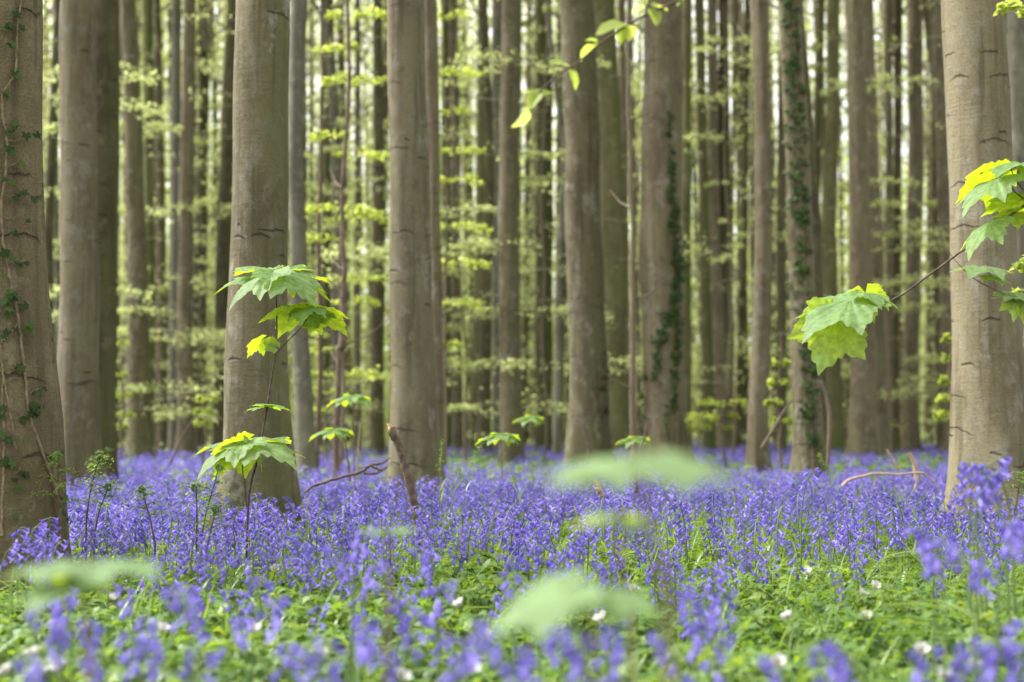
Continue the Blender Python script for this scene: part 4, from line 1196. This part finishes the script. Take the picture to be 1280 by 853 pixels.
def density(x, y):
    """share of full flower density, 0..1: glades and the green near strip"""
    n = 0.5 + 0.5 * np.sin(x * .83 + 1.3 * np.sin(y * .41)) * np.sin(y * .57 + .9 * np.sin(x * .37 + 2))
    far = np.clip(-0.1 + 1.5 * n, 0.03, 1)
    near = np.clip(0.75 + 0.5 * n, 0, 1)
    k = np.clip((y - 9) / 8, 0, 1)
    d = near * (1 - k) + far * k
    for gx_, gy_, rx_, ry_ in ((-0.5, 21.0, 1.1, 3.0), (2.5, 16.5, 0.9, 2.6), (4.1, 17.0, 1.2, 2.6), (6.3, 20.0, 1.2, 3.0), (-2.4, 14.0, .6, 1.6), (1.1, 12.4, .5, 1.3)):
        d = d * (1 - 0.92 * np.exp(-((x - gx_) / rx_) ** 2 - ((y - gy_) / ry_) ** 2))
    px = 640 + F * x / np.maximum(y, .5)
    cl = 0.5 + 0.5 * np.sin(x * 6.3 + 2.2 * np.sin(y * 2.9 + x)) * np.sin(y * 5.2 + 1.9 * np.sin(x * 3.4))
    d = d * np.clip(0.1 + 1.35 * cl, 0.12, 1)
    edge = np.interp(px, [0, 350, 640, 880, 1000, 1280], [4.7, 3.8, 3.4, 3.9, 4.35, 4.5])
    s = np.clip((y - edge + .9) / 2.4, 0, 1)
    return d * (0.035 + 0.965 * s ** 1.3)


def scatter(y0, y1, per_m2, r):
    out = []
    area = 0.45 * (y1 ** 2 - y0 ** 2) + 1.2 * (y1 - y0)
    n = int(area * per_m2)
    # pick y with pdf proportional to width
    ys = np.sqrt(y0 ** 2 + (y1 ** 2 - y0 ** 2) * r.random(n)); xs = (r.random(n) * 2 - 1) * (0.45 * ys + .6)
    k = r.random(n) < density(xs, ys)
    for T in TREES.values():
        if y0 - 1 < T.D < y1 + 1:
            k &= np.hypot(xs - T.x0, ys - T.D) > T.r[1] * 1.55
    return np.stack([xs[k], ys[k]], -1)


r = np.random.default_rng(77)
near = scatter(1.5, 9.0, 84, r)
near = near[np.argsort(near[:, 1])]
mid = scatter(9.0, 18.0, 70, r)
far = scatter(18.0, 48.0, 34, r)

# single foreground bluebells seen one by one: (flower head x, y, distance, scale)
HERO = [(52, 778, 1.9), (67, 809, 1.9), (113, 798, 1.95), (89, 750, 2.3), (81, 769, 2.2), (156, 748, 2.6), (222, 752, 2.0), (232, 762, 2.1), (163, 814, 1.9), (201, 818, 1.9), (181, 791, 2.1), (242, 839, 1.75), (49, 845, 1.7), (120, 846, 1.75),
        (455, 672, 2.6), (445, 795, 1.95), (452, 805, 1.9), (515, 785, 2.0), (610, 803, 1.8), (590, 812, 1.75), (570, 817, 1.85), (400, 822, 1.85), (390, 835, 1.8), (485, 835, 1.75), (530, 700, 2.7), (420, 700, 2.6), (470, 715, 2.5),
        (710, 812, 1.75), (725, 822, 1.75), (665, 828, 1.75), (650, 842, 1.7), (830, 817, 1.85), (770, 797, 2.1), (855, 772, 2.2), (875, 757, 2.3), (910, 757, 2.4), (885, 792, 2.1), (900, 815, 2.0), (760, 820, 1.8), (690, 800, 2.0),
        (1160, 680, 2.3), (1172, 690, 2.25), (1205, 707, 2.3), (1225, 717, 2.3), (1268, 660, 2.3), (1275, 672, 2.4), (1255, 797, 2.0), (1030, 827, 1.8), (1045, 832, 1.75), (1060, 837, 1.75), (1155, 834, 1.75), (1210, 835, 1.75), (1245, 827, 1.75), (1258, 832, 1.7), (1272, 832, 1.75), (970, 847, 1.75), (1190, 842, 1.75),
        (1232, 596, 3.4), (1240, 590, 3.5), (1222, 604, 3.6), (1250, 600, 3.5), (1236, 606, 3.4), (1212, 600, 3.6),
        (30, 672, 4.3), (45, 668, 4.3), (60, 672, 4.35), (38, 682, 4.2), (52, 685, 4.2), (24, 690, 4.2), (70, 690, 4.3), (14, 695, 4.1), (66, 660, 4.4), (1013, 596, 5.2), (508, 652, 5.5), (516, 648, 5.6), (522, 655, 5.4), (527, 646, 5.7), (532, 654, 5.5), (512, 662, 5.2), (520, 668, 5.1), (528, 664, 5.2), (538, 660, 5.3), (503, 660, 5.3), (320, 742, 2.5), (345, 765, 2.3), (300, 790, 2.1), (635, 715, 2.6), (560, 745, 2.4), (690, 735, 2.5)]
VM = []
HS = [.16, .2, .24, .29, .34, .4, .48]
NEARV = VAR[0] + [bluebell_parts(140 + i, 0, True, HS[i // 3]) for i in range(21)]
NN = len(NEARV)
for i in range(NN):
    st, fl, lv = NEARV[i]
    a = MB(); a.add(st[0], st[1], 0, .3)
    VM.append((a.mesh('stem', [M_STEM]), fl.mesh('flower_head', [M_PETAL, M_STEM]), lv.mesh('leaf_tuft', [M_STRAP])))
PH = [np.concatenate([m_ for m_ in NEARV[i][1].V])[:, 2].mean() for i in range(NN)]
PX = [np.concatenate([m_ for m_ in NEARV[i][1].V])[:, 0].mean() for i in range(NN)]


def place_bluebell(x, y, z, sc, rot, v, label, group, lean=(0, 0)):
    t = thing('bluebell', label, 'flower', (x, y, z), group)
    t.rotation_euler = (lean[0], lean[1], rot); t.scale = (sc, sc, sc)
    for nm, me in zip(('stem', 'flower_head', 'leaf_tuft'), VM[v]):
        link(nm, me, t)


r = np.random.default_rng(78)
count = 0
for k, (px, py, D) in enumerate(HERO):
    D = D * 1.15 if D < 3 else D
    p = P(px, py, D)
    v = NV + 3 * int(np.argmin([abs(PH[NV + 3 * q_] - p[2]) for q_ in range(7)])) + k % 3
    rot = r.random() * 6.28
    gx = p[0] - math.cos(rot) * PX[v]; gy = D - math.sin(rot) * PX[v]
    gz = float(ground_z(gx, gy))
    sc = (p[2] - gz) / PH[v]
    if sc < 0.5:
        gz -= 0; sc = 0.5
    if 3.3 <= D <= 3.7 and py < 620:
        lab, grp = 'tall blurred bluebell in the raised clump before the foot of the great right trunk', 'raised bluebell clump at the right trunk'
    elif D > 4:
        lab, grp = ('bluebell in the crowded clump at the foot of the left edge trunk', 'bluebell clump at the left trunk') if px < 100 else ('bluebell clustered right in front of the foot of the broken stick', 'bluebells at the broken stick') if px < 600 else ('single tall dark bluebell rising above the sharp flower band right of centre', None)
    elif px > 1150 and py < 720:
        lab, grp = 'tall blurred bluebell standing before the sharp flowers below the great right trunk', 'tall blurred bluebells on the right'
    else:
        lab, grp = 'large blurred bluebell close to the lens over the green ground cover', 'blurred bluebells close to the lens'
    place_bluebell(gx, gy, gz, sc, rot, v, lab, grp)
    count += 1
nind = 300 - count
for k in range(nind):
    x, y = near[k]
    place_bluebell(x, y, float(ground_z(x, y)), 0.78 + 0.36 * r.random(), r.random() * 6.28, int(r.integers(0, NV)),
                   'half blurred bluebell at the near edge of the flower carpet', 'bluebells along the near edge of the carpet', (r.normal(0, .1), r.normal(0, .1)))
near = near[nind:]


def carpet(sets):
    r = np.random.default_rng(79)
    V_, F4, F3, M4, M3, T_ = [], [], [], [], [], []
    n0 = 0
    for (pts, lod, smin, smax, wide) in sets:
        vid = r.integers(0, NV, len(pts))
        for v in range(NV):
            pp = pts[vid == v]
            if not len(pp):
                continue
            st, fl, lv = VAR[lod][v]
            pieces = [(st[0], [np.asarray(st[1])], np.full(len(st[0]), .3), [1])]
            fv, ff, ftn, fm = flat(fl); pieces.append((fv, ff, ftn, [0 if m_[0] == 0 else 1 for m_ in fm]))
            lv_, lf_, lt_, _ = flat(lv); pieces.append((lv_, lf_, lt_, [2] * len(lf_)))
            n = len(pp)
            s = smin + (smax - smin) * r.random(n); a = r.random(n) * 6.28
            lx, ly = r.normal(0, .1, n), r.normal(0, .1, n)
            gz = ground_z(pp[:, 0], pp[:, 1]); hue = r.normal(0, .22, n)
            for (pv, pf, pt, pm) in pieces:
                x = pv[None, :, 0] * wide; y = pv[None, :, 1] * wide; z = pv[None, :, 2]
                X = (x * np.cos(a)[:, None] - y * np.sin(a)[:, None] + z * lx[:, None]) * s[:, None] + pp[:, :1]
                Y = (x * np.sin(a)[:, None] + y * np.cos(a)[:, None] + z * ly[:, None]) * s[:, None] + pp[:, 1:]
                Z = z * s[:, None] + gz[:, None]
                V_.append(np.stack([X, Y, Z], -1).reshape(-1, 3).astype(np.float32))
                T_.append(np.clip(pt[None] + hue[:, None], 0, 1).ravel())
                offs = n0 + np.arange(n) * len(pv)
                for f_, m_ in zip(pf, pm):
                    ff_ = (f_[None] + offs[:, None, None]).reshape(-1, f_.shape[1])
                    if f_.shape[1] == 4:
                        F4.append(ff_); M4.append(np.full(len(ff_), m_))
                    else:
                        F3.append(ff_); M3.append(np.full(len(ff_), m_))
                n0 += n * len(pv)
    mb = MB()
    mb.V = V_; mb.T = T_; mb.F = F4 + F3; mb.M = M4 + M3
    o = link('bluebell_carpet', mb.mesh('bluebell_carpet', [M_PETAL, M_STEM, M_STRAP]))
    o['kind'] = 'stuff'; o['label'] = 'dense carpet of violet blue bluebells covering the forest floor'; o['category'] = 'flowers'
deep = scatter(48.0, 72.0, 7, r)
carpet([(near, 0, .72, 1.24, 1.0), (mid, 1, .78, 1.22, 1.08), (far, 2, .85, 1.2, 1.3), (deep, 2, 1.0, 1.25, 2.2)])

# ------------------------------------------------------------------ wood anemones
def anemone_meshes(seed):
    r = np.random.default_rng(seed)
    h = .15
    a = MB(); v, f = tube(np.array([[0, 0, -.01], [.004, 0, .07], [.002, .003, h]]), [.0012, .001, .0009], 5); a.add(v, f, 0, .5)
    pet = MB()
    for k in range(6):
        t = k * PI / 3 + r.normal(0, .08); L = .019
        u = np.linspace(0, 1, 5); wd = .008 * np.sin(PI * (u * .85 + .12)) ** .7
        c_ = np.stack([np.cos(t) * u * L * .75, np.sin(t) * u * L * .75, .95 * L * u - .25 * L * u ** 2], -1); s_ = np.stack([-np.sin(t) * wd, np.cos(t) * wd, .2 * wd], -1)
        V = np.concatenate([c_ - s_, c_, c_ + s_ * [1, 1, 1]]) + [0.002, .003, h]
        q = [[i, i + 1, 5 + i + 1, 5 + i] for i in range(4)] + [[5 + i, 6 + i, 11 + i, 10 + i] for i in range(4)]
        pet.add(V, np.array(q), 0, r.random())
    ctr = MB()
    th = np.arange(8) * PI / 4
    for k in range(14):
        t = r.random() * 6.28; d = .005 * r.random(); o = np.array([.002 + np.cos(t) * d, .003 + np.sin(t) * d, h])
        v, f = tube(np.array([o, o + [0, 0, .004], o + [np.cos(t) * .002, np.sin(t) * .002, .007]]), [.0005, .0006, .001], 4); ctr.add(v, f)
    lf_ = MB()
    for k in range(3):
        t = k * 2.09 + r.random() * .4
        for dd in (-.5, 0, .5):
            v, f = leaflet(.038, r); c_, s_ = math.cos(t + dd), math.sin(t + dd)
            V = np.stack([v[:, 1] * c_ - v[:, 0] * s_, v[:, 1] * s_ + v[:, 0] * c_, v[:, 2] + .085], -1); lf_.add(V, f, 0, r.random())
    return a.mesh('stem', [M_STEM]), pet.mesh('petals', [M_WHITE]), ctr.mesh('stamens', [M_YOLK]), lf_.mesh('leaf_whorl', [M_GC])


def leaflet(L, r):
    o = np.array([[0, 0, 0], [.30, .38, .10], [.42, .70, .04], [.20, .68, .05], [.12, .96, -.06], [0, .80, 0.0], [0, 1.02, -.1], [-.12, .96, -.06], [-.20, .68, .05], [-.42, .70, .04], [-.30, .38, .10], [0, .42, 0]]) * L
    o[:, 2] += L * (.25 * o[:, 1] / L - .35 * (o[:, 1] / L) ** 2) + r.normal(0, .015 * L, 12)
    f3 = [[0, 1, 11], [1, 3, 11], [1, 2, 3], [11, 3, 5], [3, 4, 5], [4, 6, 5], [5, 6, 7], [5, 7, 8], [11, 5, 8], [8, 9, 10], [11, 8, 10], [0, 11, 10]]
    return o, np.array(f3)


AM = [anemone_meshes(i) for i in range(3)]
r = np.random.default_rng(61)
for (px, py, D) in [(90, 806, 2.0), (128, 806, 2.0), (86, 812, 2.0), (64, 830, 1.9), (172, 772, 2.3), (158, 740, 2.8), (190, 816, 2.0), (157, 770, 2.5), (400, 792, 2.2), (445, 822, 2.0), (550, 812, 2.05), (355, 768, 2.4), (625, 790, 2.2), (573, 702, 3.3), (624, 740, 2.7), (970, 797, 2.1), (1096, 748, 2.7), (1027, 762, 2.6), (1132, 782, 2.3), (1158, 815, 2.05), (1125, 832, 1.95), (355, 690, 3.6), (374, 706, 3.3), (1028, 725, 3.2), (1065, 714, 3.4), (762, 730, 3.0), (800, 755, 2.7), (700, 640, 4.8), (853, 660, 4.4), (1025, 700, 3.6), (620, 635, 5.0), (195, 862, 1.8)]:
    D = 0.44 * F / (py - HOR); p = P(px, py, D); gz = float(ground_z(p[0], D)); sc = np.clip((p[2] - gz) / .155, .7, 1.45)
    t = thing('wood_anemone', 'small white wood anemone flower dotted among the low green leaves', 'flower', (p[0], D, gz), 'white wood anemones')
    t.rotation_euler = (.35 + .3 * r.random(), r.normal(0, .3), r.random() * 6.28); t.scale = (sc, sc, sc)
    for nm, me in zip(('stem', 'petals', 'stamens', 'leaf_whorl'), AM[int(r.integers(0, 3))]):
        link(nm, me, t)


# ------------------------------------------------------------------ low green cover
def cover():
    r = np.random.default_rng(88)
    mb = MB()
    base = [leaflet(1.0, r)[0] for _ in range(6)]; f3 = leaflet(1.0, r)[1]
    def put(n, y0, y1, hmin, hmax, smin, smax, dense=None):
        ys = np.sqrt(y0 ** 2 + (y1 ** 2 - y0 ** 2) * r.random(n)); xs = (r.random(n) * 2 - 1) * (.45 * ys + .5)
        if dense is not None:
            k = r.random(n) < dense(xs, ys); xs, ys = xs[k], ys[k]; n = len(xs)
        hump = .5 + .5 * np.sin(xs * 5.1 + 1.7 * np.sin(ys * 3.3)) * np.sin(ys * 4.7 + xs * 1.1)
        zz = ground_z(xs, ys) + hmin + (hmax - hmin) * r.random(n) ** .8 * (.55 + .6 * hump)
        tn0 = np.clip(.25 + .4 * hump * r.random(n) + r.normal(0, .18, n), 0, 1)
        a0 = r.random(n) * 6.28; s = smin + (smax - smin) * r.random(n)
        for j in range(5):
            b = base[j % 6]
            a = a0 + (j - 2) * .62 + (1.1 if j in (0, 4) else 0) * (1 if j == 4 else -1) * .3
            c_, s_ = np.cos(a)[:, None], np.sin(a)[:, None]
            tilt = r.normal(-.05, .35, n)[:, None]; roll = r.normal(0, .3, n)[:, None]
            bx, by, bz = b[None, :, 0], b[None, :, 1], b[None, :, 2]
            z = bz + by * tilt + bx * roll
            V = np.stack([(by * c_ - bx * s_), (by * s_ + bx * c_), z], -1) * (s * (1 if j == 2 else .85))[:, None, None]
            V[..., 0] += xs[:, None]; V[..., 1] += ys[:, None]; V[..., 2] += zz[:, None]
            F_ = (f3[None] + (np.arange(n) * 12)[:, None, None]).reshape(-1, 3)
            mb.add(V.reshape(-1, 3), F_, 0, np.repeat(np.clip(tn0 + r.normal(0, .08, n), 0, 1), 12))
    gate = lambda x, y: np.clip(1.25 - .9 * density(x, y), .25, 1)
    put(7600, 1.0, 5.0, .02, .17, .028, .05)
    put(5500, 5.0, 11.0, .02, .13, .03, .055, gate)
    put(9000, 11.0, 28.0, .06, .27, .07, .12, lambda x, y: np.clip(1.1 - 1.15 * density(x, y), .02, 1))
    # grassy blades
    def blades(n, y0, y1, L0, L1, wd0):
        ys = np.sqrt(y0 ** 2 + (y1 ** 2 - y0 ** 2) * r.random(n)); xs = (r.random(n) * 2 - 1) * (.45 * ys + .5)
        a = r.random(n) * 6.28; L = L0 + (L1 - L0) * r.random(n); lean = .25 + .6 * r.random(n)
        u = np.linspace(0, 1, 5)
        out = L[:, None] * lean[:, None] * u ** 1.6; up = L[:, None] * (u - .45 * lean[:, None] * u ** 2.2)
        wd = wd0 * (1 - u ** 2)[None] + .0004
        cx = xs[:, None] + np.cos(a)[:, None] * out; cy = ys[:, None] + np.sin(a)[:, None] * out; cz = ground_z(xs, ys)[:, None] + up
        sx = -np.sin(a)[:, None] * wd; sy = np.cos(a)[:, None] * wd
        V = np.concatenate([np.stack([cx - sx, cy - sy, cz], -1), np.stack([cx + sx, cy + sy, cz], -1)], 1)
        q = np.array([[i, i + 1, 6 + i, 5 + i] for i in range(4)])
        F_ = (q[None] + (np.arange(n) * 10)[:, None, None]).reshape(-1, 4)
        mb.add(V.reshape(-1, 3), F_, 1, np.repeat(r.random(n), 10))
    blades(1500, 1.2, 3.5, .1, .24, .004)
    blades(9000, 3.5, 10.0, .12, .3, .0042)
    blades(6000, 10, 24, .14, .34, .007)
    o = link('ground_cover', mb.mesh('ground_cover', [M_GC, M_STRAP]))
    o['kind'] = 'stuff'; o['label'] = 'low mat of fresh green anemone leaves and grass blades under the flowers'; o['category'] = 'ground cover'
cover()
